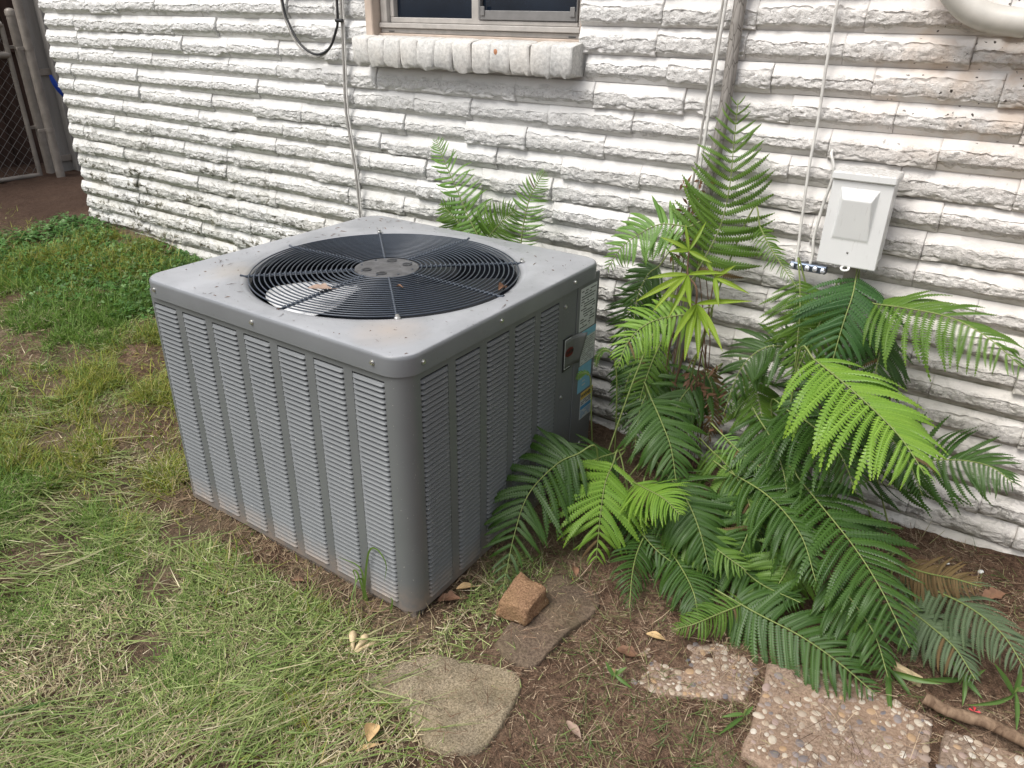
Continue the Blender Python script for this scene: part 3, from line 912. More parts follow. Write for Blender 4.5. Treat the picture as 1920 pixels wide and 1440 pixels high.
# ------------------------------------------------------------------ the condenser unit (near corner at 0,0; front faces -y, label side faces +x)
W_, D_, H_, ZC = .89, .862, .6855, .640
ac = empty('air_conditioner', (-.445, .431, 0), 'grey square outdoor air conditioner unit with louvered sides and round fan grille', 'air conditioner')
def ap(o): o.matrix_parent_inverse = Matrix.Translation((-.445, .431, 0)).inverted(); return o
CR = .042                       # vertical corner radius
LZ0, LZ1, LP = .020, .621, .01306
NL = 46
FC = [-.862 + .1195*k for k in range(7)]          # front louvre columns
SC = [.055 + .1207*k for k in range(5)]           # right side columns
CW = .0935

def panel_with_slots(cols, lo, hi, z0, z1, depth):
    """flat sheet with column openings; local x along the face, y outward is negative"""
    mb = MB(); x = lo
    for c in cols:
        mb.box((x, -depth, z0), (c, 0, z1)); x = c + CW
    mb.box((x, -depth, z0), (hi, 0, z1))
    for c in cols:
        mb.box((c, -depth, LZ1), (c+CW, 0, z1)); mb.box((c, -depth, z0), (c+CW, 0, LZ0))
    return mb
# map face-local (u, out, z) to world
def m_front(v): return (v[0], v[1] + .004, v[2])
def m_side(v): return (-v[1] - .004, v[0], v[2])
pb = panel_with_slots(FC, -W_+.025, -CR, .0, .652, .004)
ap(obj('front_panel', mesh('front_panel', [m_front(v) for v in pb.v], pb.f), M['ac'], ac))
pb = panel_with_slots(SC, CR, .655, .0, .652, .004)
sidep = ap(obj('side_panel', mesh('side_panel', [m_side(v) for v in pb.v], pb.f), M['ac'], ac))
# rounded corner posts
def corner(cx, cy, a0, a1, name='corner_post', CR=CR):
    V, F = [], []; n = 12
    for i in range(n+1):
        a = math.radians(a0 + (a1-a0)*i/n)
        for r in (CR, CR-.004):
            for z in (0, .652): V.append((cx + r*math.cos(a), cy + r*math.sin(a), z))
    for i in range(n):
        a = i*4; b = a+4
        F += [(a, b, b+1, a+1), (a+2, a+3, b+3, b+2), (a+1, b+1, b+3, a+3), (a, a+2, b+2, b)]
    F += [(0, 1, 3, 2), (n*4, n*4+2, n*4+3, n*4+1)]
    return ap(obj(name, mesh(name, V, F, 40), M['ac'], ac))
corner(-CR, CR, -90, 0); corner(-W_+.025, .025, 180, 270, CR=.025); corner(-W_+CR, D_-CR, 90, 180)
mb = MB(); mb.box((-W_, .025, 0), (-W_+.004, D_-CR, .652)); ap(mb.build('left_panel', M['ac'], ac))
mb = MB(); mb.box((-W_+CR, D_-.004, 0), (-CR*.3, D_, .652)); ap(mb.build('rear_panel', M['ac'], ac))
# service corner: strip, seam and label panel
mb = MB(); mb.box((-.0065, .6565, .0), (-.001, .7335, .652), .001); ap(mb.build('service_strip', M['ac'], ac))
mb = MB(); mb.box((-.0065, .7365, .05), (.0005, D_, .652), .0012); svc = ap(mb.build('service_panel', M['ac'], ac))
mb = MB(); mb.box((-.030, .7365, .0), (-.012, D_, .0485), .001); ap(mb.build('valve_recess', M['coil'], ac))
# dark coil just behind the louvres and a base pan
mb = MB(); mb.box((-W_+.02, .018, .012), (-.018, D_-.02, .45)); ap(mb.build('coil', M['coil'], ac))
mb = MB(); mb.box((-W_+.02, .018, .45), (-.018, .03, .638)); mb.box((-.03, .03, .45), (-.018, D_-.02, .638)); mb.box((-W_+.02, .03, .45), (-W_+.03, D_-.02, .638)); ap(mb.build('coil', M['coil'], ac))
mb = MB(); mb.box((-W_+.012, .012, -.035), (-.012, D_-.012, .0), .004); ap(mb.build('base_pan', M['ac'], ac))

# louvres: shared pressed-metal blade, opening downwards
def louvre_mesh():
    n = 10; V, F = [], []
    prof = [(-.0050, .0016), (-.0012, .0014), (.0000, -.0002), (.0010, -.0018), (.0026, -.0036), (.0046, -.0050), (.0046, -.0057), (.0034, -.0057), (-.0005, -.0038)]
    us = [0, .015, .04, .08, .3, .5, .7, .92, .96, .985, 1]
    for u in us:
        e = min(1, min(u, 1-u)/.08); e = math.sin(e*math.pi/2)
        for (o_, z) in prof:
            V.append((u*CW, -(o_*e - .0010*(1-e)), z))
    nr = len(prof)
    for i in range(len(us)-1):
        for j in range(nr-1):
            a = i*nr+j; F.append((a, a+1, a+nr+1, a+nr))
    me = mesh('louver', V, F, 180); me.materials.append(M['ac']); return me
LV = louvre_mesh()
slots = []
for c in FC:
    for i in range(NL): slots.append((0, c, LZ0 + LP*(i+.5)))
for c in SC:
    for i in range(NL): slots.append((1, c, LZ0 + LP*(i+.5)))
def lmat(s):
    if s[0] == 0: return Matrix.Translation((s[1], 0, s[2]))
    return Matrix.Translation((0, s[1], s[2])) @ Matrix.Rotation(math.pi/2, 4, 'Z')
co_ = cam.matrix_basis.translation
def lsize(s):
    p = Vector((s[1]+CW/2, 0, s[2])) if s[0] == 0 else Vector((0, s[1]+CW/2, s[2]))
    d = co_ - p; nrm = Vector((0, -1, 0)) if s[0] == 0 else Vector((1, 0, 0))
    return -(d.normalized().dot(nrm) / d.length_squared)
slots.sort(key=lsize)
for s in slots[:300]: ap(obj('louver', LV, None, ac, mw=lmat(s)))
mb = MB()
for s in slots[300:]:
    mt = lmat(s); mb.add([mt @ v.co for v in LV.vertices], [tuple(p.vertices) for p in LV.polygons])
tag(ap(mb.build('louver', M['ac'], ac, 180)), kind='stuff')

# top cap: rounded pan with a round opening
GC = Vector((-.433, .431)); RO = .374; E = .007
def rrect(a, off, rad):
    """distance-ordered point on a rounded rectangle in direction a from the centre"""
    hx, hy = W_/2 + off, D_/2 + off
    dx, dy = math.cos(a), math.sin(a)
    t = min(hx/abs(dx) if abs(dx) > 1e-9 else 1e9, hy/abs(dy) if abs(dy) > 1e-9 else 1e9)
    x, y = dx*t, dy*t
    ccx, ccy = hx-rad, hy-rad
    if abs(x) > ccx and abs(y) > ccy:
        sx, sy = (1 if x > 0 else -1), (1 if y > 0 else -1)
        px, py = ccx*sx, ccy*sy
        b = dx*px + dy*py; c = px*px+py*py-rad*rad
        t = b + math.sqrt(max(0, b*b-c)); x, y = dx*t, dy*t
    return -W_/2 + x, D_/2 + y
n = 320
rows = [('r', E-.003, ZC+.0), ('r', E, ZC-.001), ('r', E, ZC+.004), ('r', E, H_-.0095), ('r', E-.0008, H_-.0055), ('r', E-.0027, H_-.0024), ('r', E-.0055, H_-.0006), ('r', E-.0095, H_)]
cen = []
V = []
ang = [2*math.pi*i/n for i in range(n)]
for kind, off, z in rows:
    for a in ang:
        x, y = rrect(a, off, .052 + off); V.append((x, y, z))
mid_rows = 3
base_i = len(rows)
for t in range(1, mid_rows+1):
    f = t/(mid_rows+1)
    for a in ang:
        x, y = rrect(a, E-.0095, .0495)
        cx, cy = GC.x + (RO+.014)*math.cos(a), GC.y + (RO+.014)*math.sin(a)
        V.append((x+(cx-x)*f, y+(cy-y)*f, H_))
for r, z in ((RO+.014, H_), (RO+.009, H_-.0022), (RO+.004, H_-.0030), (RO-.002, H_-.0045), (RO-.012, H_-.011), (RO-.016, H_-.022)):
    for a in ang: V.append((GC.x + r*math.cos(a), GC.y + r*math.sin(a), z))
F = []
tot = len(V)//n
for i in range(tot-1):
    for k in range(n):
        k2 = (k+1) % n; F.append((i*n+k, i*n+k2, (i+1)*n+k2, (i+1)*n+k))
ap(obj('top_cap', mesh('top_cap', V, F, 35), M['ac_top'], ac))
# dark shroud, fan, motor
mb = MB(); mb.lathe([(RO-.0165, H_-.0215), (RO-.018, .62), (RO-.018, .46), (.0, .455)], 64, loc=(GC.x, GC.y, 0), closed=True); ap(mb.build('fan_shroud', M['ac_black'], ac, 40))
def blade(a0, m):
    V, F = [], []
    nr, na = 9, 9
    for i in range(nr+1):
        r = .07 + (.325-.07)*i/nr
        half = math.radians(26 + 17*math.sin(math.pi*min(1, i/nr*1.05)*.8))
        sweep = math.radians(14)*(i/nr)
        for j in range(na+1):
            s = j/na*2-1
            a = a0 + sweep + half*s
            z = .640 + .020*s*(.55+.45*i/nr) - .008*s*s
            V.append((GC.x + r*math.cos(a), GC.y + r*math.sin(a), z))
    for i in range(nr):
        for j in range(na):
            q_ = i*(na+1)+j; F.append((q_, q_+1, q_+na+2, q_+na+1))
    o = ap(obj('fan_blade', mesh('fan_blade', V, F, 180), M[m], ac))
    so = o.modifiers.new('thick', 'SOLIDIFY'); so.thickness = .002
    return o
blade(math.radians(-132), 'sky_white_alu')['label'] = 'metal fan blade coloured white for the sky it reflects'
blade(math.radians(-12), 'ac_black'); blade(math.radians(108), 'ac_black')
mb = MB(); mb.lathe([(.085, .600), (.085, .650), (.080, .672), (.0, .672)], 40, loc=(GC.x, GC.y, 0)); ap(mb.build('fan_motor', M['ac_black'], ac, 40))
# hub plate on the grille
mb = MB()
prof = [(.0, .003), (.034, .003), (.037, .0018), (.041, .003), (.080, .003), (.087, .0015), (.0885, -.004), (.080, -.008)]
mb.lathe(prof, 56, loc=(GC.x, GC.y, H_+.0005), closed=True)
hub = ap(mb.build('hub_plate', M['hub'], ac, 50))
for a in (-62, -118, 60, 118):
    mb = MB(); mb.lathe([(.0, .0005), (.009, .0006), (.013, .0014), (.0145, .0006)], 18, closed=True)
    o = obj('pocket', mb.mesh('pocket', 60), M['ac_black'], hub, loc=(GC.x + .058*math.cos(math.radians(a)), GC.y + .058*math.sin(math.radians(a)), H_+.0037))
for a in (0, 45, 90, 135, 180, 225, 270, 315):
    mb = MB(); mb.lathe([(.0035, 0), (.0035, .0012), (.0, .0018)], 8)
    obj('rivet', mb.mesh('rivet', 40), M['wire'], hub, loc=(GC.x + .073*math.cos(math.radians(a+22)), GC.y + .073*math.sin(math.radians(a+22)), H_+.0035))
# wire rings and spokes
nR = 21
for i in range(nR):
    R_ = .0955 + (RO-.013-.0955)*i/(nR-1)
    zz = H_ + .003 - .0045*(i/(nR-1))**2
    ns_, nt = 112, 6; V, F = [], []
    for k in range(ns_):
        a = 2*math.pi*k/ns_
        for j in range(nt):
            b = 2*math.pi*j/nt; rr = R_ + .0019*math.cos(b)
            V.append((GC.x + rr*math.cos(a), GC.y + rr*math.sin(a), zz + .0019*math.sin(b)))
    for k in range(ns_):
        for j in range(nt):
            F.append((k*nt+j, ((k+1) % ns_)*nt+j, ((k+1) % ns_)*nt+(j+1) % nt, k*nt+(j+1) % nt))
    ap(obj('grille_ring', mesh('grille_ring', V, F, 180), M['wire'], ac))
for k in range(8):
    a = math.radians(k*45 + 1.0); d = Vector((math.cos(a), math.sin(a), 0)); c0 = Vector((GC.x, GC.y, 0))
    mb = MB()
    pts = []
    for i in range(26):
        r = .086 + (RO+.010-.086)*i/25
        pts.append(c0 + d*r + Vector((0, 0, H_ - .0006 - .0040*(r/RO)**2 + (.0045 if i > 24 else 0))))
    mb.tube(pts, .0036, 7)
    # ring welds bead the spoke
    for i in range(nR):
        R_ = .0955 + (RO-.013-.0955)*i/(nR-1)
        p = c0 + d*R_ + Vector((0, 0, H_ + .0022 - .0045*(i/(nR-1))**2))
        mb.tube([p - d*.0042, p - d*.002, p + d*.002, p + d*.0042], [.002, .0042, .0042, .002], 6)
    sp_ = ap(mb.build('grille_spoke', M['wire'], ac, 60))
    if k in (1, 3, 7):
        mb = MB(); mb.lathe([(.0075, 0), (.0075, .003), (.005, .0048), (.005, .009), (0, .0098)], 12)
        obj('bolt', mb.mesh('bolt', 40), M['screw'], sp_, loc=c0 + d*(RO+.006) + Vector((0, 0, H_-.0005)))
# screws
def screw(p, axis):
    mb = MB(); mb.lathe([(.0062, 0), (.0062, .0012), (.0045, .0012), (.0042, .0042), (.0, .0048)], 12)
    rot = Vector(axis).to_track_quat('Z', 'Y').to_matrix().to_4x4()
    ap(obj('screw', mb.mesh('screw', 40), M['screw'], ac, mw=Matrix.Translation(p) @ rot))
for x in (-.838, -.455, -.075): screw((x, -E, .662), (0, -1, 0))
for y in (.058, .345, .70): screw((E, y, .662), (1, 0, 0))
for y, z in ((.668, .598), (.668, .318), (.80, .10), (.80, .062)): screw((.0006 if y > .7 else -.0008, y, z), (1, 0, 0))
# paint-flecked label set on the service panel
def label(y0, y1, z0, z1, m, x=.0010, name='label', lab=None):
    mb = MB(); mb.box((x-.0006, y0, z0), (x, y1, z1)); o = obj(name, mb.mesh(name), M[m], svc)
    if lab: o['label'] = lab
    return o
def lines(y0, y1, z0, z1, nl, seed, m='ink', gaps=.25, th=.42, x=.0013):
    r = random.Random(seed); mb = MB(); st = (z1-z0)/nl
    for i in range(nl):
        z = z1 - st*(i+.5); y = y0
        end = y1 - (y1-y0)*r.choice((0, 0, .1, .3))
        while y < end-.002:
            w = min(r.uniform(.006, .022), end-y)
            if r.random() > gaps: mb.box((x-.0004, y, z-st*th/2), (x, y+w-.0016, z+st*th/2))
            y += w
    obj('print', mb.mesh('print'), M[m], svc)
label(.752, .848, .492, .624, 'lab_white', lab='pale rating plate with rows of small print')
lines(.757, .844, .500, .618, 15, 1)
label(.772, .858, .378, .488, 'lab_white', .0010, lab='white notice with light blue heading'); label(.772, .858, .466, .488, 'lab_blue', .0014)
lines(.778, .852, .382, .462, 13, 2, 'badge_grey', .1, .3)
label(.766, .846, .286, .376, 'lab_blue', lab='plain light blue label')
lines(.772, .840, .30, .365, 5, 5, 'lab_white', .75, .3, .0014)
label(.790, .868, .186, .279, 'lab_white', lab='warning label with yellow and blue bands'); label(.790, .868, .255, .279, 'lab_yellow', .0014); label(.792, .866, .219, .231, 'lab_deep', .0014)
lines(.795, .864, .235, .253, 3, 3); lines(.795, .864, .189, .216, 5, 4, 'lab_deep', .2, .35)
def text(body, size, p, m, parent, xdir=(0, 1, 0), ydir=(0, 0, 1), bold=0.0):
    cu = bpy.data.curves.new('lettering', 'FONT'); cu.body = body; cu.size = size; cu.align_x = 'CENTER'; cu.align_y = 'CENTER'; cu.extrude = .0002; cu.offset = bold
    to = bpy.data.objects.new('lettering_source', cu); col.objects.link(to)
    bpy.context.view_layer.update()
    me = bpy.data.meshes.new_from_object(to.evaluated_get(bpy.context.evaluated_depsgraph_get()))
    bpy.data.objects.remove(to)
    X = Vector(xdir).normalized(); Y = Vector(ydir).normalized(); Z = X.cross(Y)
    mt = Matrix((X, Y, Z)).transposed().to_4x4(); mt.translation = Vector(p)
    me.transform(mt); me.materials.clear()
    return obj('lettering', me, M[m], parent)
text('WARNING', .0165, (.0018, .829, .267), 'ink', svc, bold=.0004)
# peeling maker's badge on the service strip
bad = bpy.data.objects.new('badge', None); col.objects.link(bad); bad.parent = ac; ap(bad)
bad['label'] = 'black and grey badge peeling away, with red oval logo'
V, F = [], []
y0, y1, z0, z1 = .672, .768, .404, .496
nbu, nbv = 12, 6
for i in range(nbu+1):
    for j in range(nbv+1):
        u, v = i/nbu, j/nbv
        curl = max(0, u-.35)/.65
        yy = y0 + (y1-y0)*u - .012*curl*curl; zz = z0 + (z1-z0)*v + .004*curl*v
        V.append((.0022 + .026*curl**2*(.35+.65*v), yy*(1) - .010*curl*(1-v), zz))
for i in range(nbu):
    for j in range(nbv):
        a = i*(nbv+1)+j; F.append((a, a+nbv+1, a+nbv+2, a+1))
bo = obj('badge_sheet', mesh('badge_sheet', V, F, 180), M['badge_grey'], bad); so = bo.modifiers.new('thick', 'SOLIDIFY'); so.thickness = .0012
mb = MB(); mb.box((.0000, .666, .398), (.0016, .715, .500)); obj('backing', mb.mesh('backing'), M['badge'], bad)
for (ya, yb_, za, zb_) in ((.672, .7045, .4045, .406), (.672, .7045, .494, .4955), (.672, .6735, .406, .494)):
    mb = MB(); mb.box((.0023, ya, za), (.0029, yb_, zb_)); obj('badge_edge', mb.mesh('badge_edge'), M['lab_white'], bad)
mb = MB(); mb.lathe([(.0, .0006), (.026, .0006), (.0262, 0)], 28, mat=Matrix.Translation((.0026, .7005, .452)) @ Matrix.Rotation(math.pi/2, 4, 'Y') @ Matrix.Diagonal((.52, 1, 1, 1)), closed=True); obj('oval', mb.mesh('oval'), M['red'], bad)
text('RHEEM', .0135, (.0036, .7005, .452), 'badge', bad, bold=.0005)

# ------------------------------------------------------------------ stones on the ground
def poly_stone(name, poly, top, thick, m, label, cat, dome=.006, rough=.004, seed=0, parent=None, res=26):
    """irregular flat stone from an outline: bevelled, domed, roughened"""
    P = [Vector((x, y, 0)) for x, y in poly]; c = sum(P, Vector())/len(P)
    ring = spline([*P, P[0]], len(P)*5 + 1)[:-1] if cat != 'paver' else None
    if ring is None:
        ring = []
        for i in range(len(P)):
            a, b = P[i], P[(i+1) % len(P)]
            for t in range(8): ring.append(a.lerp(b, t/8))
    n_ = len(ring); V, F = [], []
    c0 = c
    lev = [(1.0, -thick, 0), (1.01, -thick*.35, 0), (1.0, -.006, 0), (.985, -.001, 0)] + [(s, 0, 1) for s in (.95, .85, .72, .58, .44, .3, .16)]
    for s, dz, tp in lev:
        for i, p in enumerate(ring):
            e = 1 + (.05 if cat == 'paver' else .012)*noise.noise(Vector((p.x*40, p.y*40, seed)))
            q_ = c0 + (p-c0)*s*e
            nz = rough*(fbm(q_.x*14, q_.y*14, seed, 5))
            V.append((q_.x, q_.y, top + dz + (dome*(1-s*s) + nz if dz > -thick*.5 else 0)))
    for k in range(len(lev)-1):
        for i in range(n_):
            i2 = (i+1) % n_; F.append((k*n_+i, k*n_+i2, (k+1)*n_+i2, (k+1)*n_+i))
    F.append(tuple((len(lev)-1)*n_+i for i in range(n_)))
    o = obj(name, mesh(name, V, F, 60), M[m], parent)
    if label: tag(o, label, cat)
    return o
poly_stone('flagstone', [(.005, -.19), (.045, -.125), (.09, -.06), (.15, -.03), (.235, .004), (.30, .008), (.325, -.05), (.335, -.12), (.325, -.2), (.25, -.245), (.19, -.225), (.14, -.2), (.07, -.205)], -.020, .05, 'flag', 'flat pale sandstone flagstone set in the ground in front of the unit', 'flagstone', .010, .010, 4)
poly_stone('stone_slab', [(.20, .052), (.25, .035), (.308, .045), (.318, .10), (.325, .19), (.345, .27), (.33, .33), (.25, .355), (.19, .33), (.185, .2)], -.012, .05, 'slab', 'dirty brown stone slab lying beneath the broken brick', 'stone', .005, .008, 8)
# broken brick
V, F = [], []
tp = [(.150, .234, .050), (.232, .224, .049), (.235, .138, .046), (.163, .116, .049)]
bt = [(.150, .243, -.006), (.240, .232, -.006), (.236, .128, -.006), (.152, .118, -.006)]
nb = 14
def bl(q_, u, v): return (Vector(q_[0])*(1-u)+Vector(q_[1])*u)*(1-v) + (Vector(q_[3])*(1-u)+Vector(q_[2])*u)*v
def rough_block(name, tp, bt, m, label, cat, amp=.003, chip=.006):
    import bmesh
    bm = bmesh.new()
    vs_ = [bm.verts.new(p) for p in tp + bt]
    for f in ((3,2,1,0), (4,5,6,7), (0,1,5,4), (1,2,6,5), (2,3,7,6), (3,0,4,7)): bm.faces.new([vs_[i] for i in f])
    bmesh.ops.recalc_face_normals(bm, faces=bm.faces)
    bmesh.ops.bevel(bm, geom=bm.edges[:], offset=chip, segments=1, affect='EDGES')
    bmesh.ops.subdivide_edges(bm, edges=bm.edges[:], cuts=5, use_grid_fill=True)
    bm.normal_update()
    for v in bm.verts:
        v.co += v.normal*amp*(.6*fbm(v.co.x*35, v.co.y*35, v.co.z*35, 3) + .5*fbm(v.co.x*110, v.co.y*110, v.co.z*110, 3))
    me = bpy.data.meshes.new(name); bm.to_mesh(me); bm.free()
    me.polygons.foreach_set('use_smooth', [True]*len(me.polygons))
    return tag(obj(name, me, M[m]), label, cat)
rough_block('brick', tp, bt, 'oldbrick', 'broken old red brick with mossy tan top near the unit corner', 'brick', .006, .004)

# pebbled concrete pavers
def pebble_mesh(seed):
    V, F = [], []; nl, na = 4, 9
    for i in range(nl):
        t = i/nl*math.pi/2
        for k in range(na):
            a = 2*math.pi*k/na
            s = 1 + .16*noise.noise(Vector((math.cos(a)*1.3, math.sin(a)*1.3, seed*5.1)))
            V.append((math.cos(a)*math.cos(t)*s, math.sin(a)*math.cos(t)*s, math.sin(t)))
    V.append((0, 0, 1))
    for i in range(nl-1):
        for k in range(na):
            k2 = (k+1) % na; F.append((i*na+k, i*na+k2, (i+1)*na+k2, (i+1)*na+k))
    for k in range(na): F.append(((nl-1)*na+k, (nl-1)*na+(k+1) % na, nl*na))
    me = mesh('pebble', V, F, 180); me.materials.append(M['pebble']); return me
PB = [pebble_mesh(s) for s in range(7)]
def inside(p, poly):
    r = False; j = len(poly)-1
    for i in range(len(poly)):
        xi, yi = poly[i]; xj, yj = poly[j]
        if (yi > p[1]) != (yj > p[1]) and p[0] < (xj-xi)*(p[1]-yi)/(yj-yi)+xi: r = not r
        j = i
    return r
def paver(poly, top, label, seed, bare=None, nmax=260):
    o = poly_stone('paver', poly, top, .05, 'concrete', label, 'paver', .001, .003, seed)
    o['group'] = 'pebbled concrete pavers'
    r = random.Random(seed); placed = []
    xs = [p[0] for p in poly]; ys_ = [p[1] for p in poly]
    cx, cy = sum(xs)/len(xs), sum(ys_)/len(ys_)
    for tr in range(9000):
        if len(placed) >= nmax: break
        x, y = r.uniform(min(xs), max(xs)), r.uniform(min(ys_), max(ys_))
        if not inside((cx+(x-cx)*1.05, cy+(y-cy)*1.05), poly): continue
        rad = r.choice((.0052, .0062, .0075, .0085, .0095, .0115)) * (1 if tr < 2500 else .7)
        if bare and (x-bare[0])**2+(y-bare[1])**2 < bare[2]**2 and r.random() < .9: continue
        if any((x-a)**2+(y-b)**2 < ((rad+c)*.80)**2 for a, b, c in placed): continue
        placed.append((x, y, rad))
        el = r.uniform(.75, 1.25)
        sh = .003*fbm(x*14, y*14, seed, 5)
        mt = Matrix.Translation((x, y, top - .0008 + sh)) @ Matrix.Rotation(r.uniform(0, 6.28), 4, 'Z') @ Matrix.Diagonal((rad*el, rad/el*.92, rad*r.uniform(.26, .42), 1))
        obj('pebble', PB[r.randrange(7)], None, o, mw=mt)
    return o
paver([(.452, .135), (.50, .262), (.575, .385), (.742, .345), (.735, .235), (.58, .148)], -.023, 'half buried pebbled paver below the fern, left of the other two', 31, (.52, .34, .06))
paver([(.752, .362), (.88, .428), (1.085, .412), (1.095, .26), (1.05, .09), (.775, .10)], -.015, 'large pebbled paver in the middle with a bare sandy back corner', 32, (.80, .34, .055))
paver([(1.108, .400), (1.40, .43), (1.42, .12), (1.105, .10)], -.012, 'pebbled paver at the bottom right corner beside the stick', 33)

# ------------------------------------------------------------------ grass, clover, litter: blades nobody could count
def ribbons(name, pos, ang, length, width, lean, curl, tint, m, label, cat=None, roll=None):
    """vectorised bent blades. pos Nx3, ang heading, lean 0 upright..1 flat"""
    n_ = len(pos); seg = 3
    h = np.stack([np.cos(ang), np.sin(ang)], 1); side = np.stack([-np.sin(ang), np.cos(ang)], 1)
    V = np.zeros((n_, 7, 3)); k = 0
    for i in range(seg+1):
        t = i/seg
        el = (math.pi/2)*(1-lean) - curl*t          # elevation along the blade
        if i == 0: ho = np.zeros(n_); up = np.zeros(n_)
        else:
            ho = ho + np.cos(el)*length/seg; up = up + np.sin(el)*length/seg
        c = pos.copy(); c[:, :2] += h*ho[:, None]; c[:, 2] += up
        w = width*(1 - t**1.6)*.5
        if i < seg:
            rz = (roll*w if roll is not None else 0)
            a = c.copy(); a[:, :2] += side*w[:, None]; a[:, 2] += rz
            b = c.copy(); b[:, :2] -= side*w[:, None]; b[:, 2] -= rz
            V[:, k] = a; V[:, k+1] = b; k += 2
        else: V[:, k] = c
    gmin = gz(V[:, :, 0], V[:, :, 1]) + .0015
    V[:, :, 2] = np.maximum(V[:, :, 2], gmin)
    base = (np.arange(n_)*7)[:, None]
    quads = np.concatenate([base + np.array([0, 1, 3, 2]), base + np.array([2, 3, 5, 4])], 0)
    tris = base + np.array([4, 5, 6])
    me = bpy.data.meshes.new(name)
    me.vertices.add(n_*7); me.vertices.foreach_set('co', V.reshape(-1))
    loops = np.concatenate([quads.reshape(-1), tris.reshape(-1)])
    me.loops.add(len(loops)); me.loops.foreach_set('vertex_index', loops.astype(np.int32))
    starts = np.concatenate([np.arange(len(quads))*4, len(quads)*4 + np.arange(len(tris))*3])
    me.polygons.add(len(starts)); me.polygons.foreach_set('loop_start', starts.astype(np.int32))
    me.update(calc_edges=True)
    at = me.attributes.new('tint', 'FLOAT_COLOR', 'POINT')
    cc = np.ones((n_, 7, 4)); cc[:, :, :3] = tint[:, None, :]
    at.data.foreach_set('color', cc.reshape(-1).astype(np.float32))
    me.polygons.foreach_set('use_smooth', [True]*len(me.polygons))
    me.materials.append(M[m])
    o = obj(name, me)
    tag(o, label, cat, kind='stuff')
    return o

blocks = [[(.005, -.19), (.09, -.06), (.235, .004), (.325, -.0), (.335, -.12), (.325, -.2), (.25, -.245), (.14, -.2)],
          [(.20, .052), (.308, .045), (.325, .19), (.33, .33), (.25, .355), (.185, .2)],
          [(.50, .20), (.575, .385), (.742, .345), (.735, .235)], [(.752, .362), (.88, .428), (1.085, .412), (1.095, .26), (1.05, .09), (.775, .10)], [(1.108, .400), (1.40, .43), (1.42, .12), (1.105, .10)]]
blocks = [[(sum(p[0] for p in b)/len(b) + (x-sum(p[0] for p in b)/len(b))*.90, sum(p[1] for p in b)/len(b) + (y-sum(p[1] for p in b)/len(b))*.90) for x, y in b] for b in blocks]
def keep_out(x, y, mar=.0):
    """True where something stands on the ground"""
    k = (x > -.885-mar) & (x < -.005+mar) & (y > .005-mar) & (y < .86)
    k |= (y > YW - .005)
    for b in blocks:
        ins = np.zeros(len(x), bool); j = len(b)-1
        for i in range(len(b)):
            xi, yi = b[i]; xj, yj = b[j]
            c = ((yi > y) != (yj > y)) & (x < (xj-xi)*(y-yi)/(yj-yi+1e-12)+xi)
            ins ^= c; j = i
        k |= ins
    return k
def scatter(n_, x0, x1, y0, y1):
    x = rng.uniform(x0, x1, n_); y = rng.uniform(y0, y1, n_)
    return x, y
def lawn_mask(x, y):
    """1 on lawn, 0 on the bare bed beyond the house corner and the fern bed"""
    edge = .10 + .10*(vfbm(x*3, y*3, 5) - .5)
    m_ = 1/(1+np.exp((x - edge - .18*np.clip(-y, 0, 1))/.05))        # right edge fades into soil
    bed = 1/(1+np.exp(-(x + 3.05 + .35*(vfbm(x*2, y*2, 8)-.5) + .25*np.clip(.9-y, -1, 1))/.10))
    bed = np.maximum(bed, 1/(1+np.exp((y - .25)/.15)))
    return m_*bed
def bare(x, y):
    b = vfbm(x*2.6+3, y*2.6+1, 17, 4)
    v = np.clip((b-.60)/.08, 0, 1)
    for cx, cy, r in ((-1.28, .12, .20), (-1.10, .19, .16), (-1.62, .38, .17), (-1.03, -.08, .13), (-.98, -.33, .08), (-1.9, .2, .12), (-.75, -.12, .09), (-1.45, -.1, .09), (-.45, -.42, .07), (-.62, -.28, .07)):
        d = np.sqrt((x-cx)**2 + ((y-cy)*1.3)**2)/r + .9*(vfbm(x*9, y*9, 23)-.5)
        v = np.maximum(v, np.clip((1.15-d)/.35, 0, 1))
    return v
def shade(t, amt=.25):
    return t * (1 + rng.uniform(-amt, amt, (len(t), 1)))
def pick(n_, palette, w):
    i = rng.choice(len(palette), n_, p=np.array(w)/sum(w)); return np.array(palette)[i]
def finish(x, y, off=.0):
    return np.stack([x, y, gz(x, y) + (vfbm(x*6, y*6, 3, 3)-.5)*.028 + off], 1)

# 1 clippings lying flat
xs_, ys_ = [], []
for n_, x0, x1, y0, y1 in ((190000, -1.3, .75, -1.15, .35), (90000, -2.6, -.85, -.5, 1.0), (20000, -4.6, -2.2, -.7, .9)):
    x, y = scatter(n_, x0, x1, y0, y1); xs_.append(x); ys_.append(y)
x = np.concatenate(xs_); y = np.concatenate(ys_)
p = lawn_mask(x, y)*(1-.92*bare(x, y))*(.22+.85*vfbm(x*4, y*4, 41))
wall_clear = np.clip((-.0 - y)/.05, 0, 1)
near_unit = (x > -.95) & (x < .05) & (y > -.09)
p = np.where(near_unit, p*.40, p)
k = (rng.random(len(x)) < p) & ~keep_out(x, y)
x, y = x[k], y[k]; n_ = len(x)
flow = (vfbm(x*2.2, y*2.2, 51)-.5)*5 + 2.6
L = rng.gamma(2.6, .0115, n_).clip(.010, .15)
straw = vfbm(x*3.1, y*3.1, 61); sw = np.clip((straw-.44)/.22, 0, 1)*.65 + .18
sw = np.where(near_unit[k], .85, sw)
g_ = pick(n_, [(.20, .255, .085), (.26, .315, .11), (.155, .21, .065), (.34, .385, .165), (.125, .20, .050)], (3, 3, 2, 2.4, 2))
nu_ = near_unit[k]
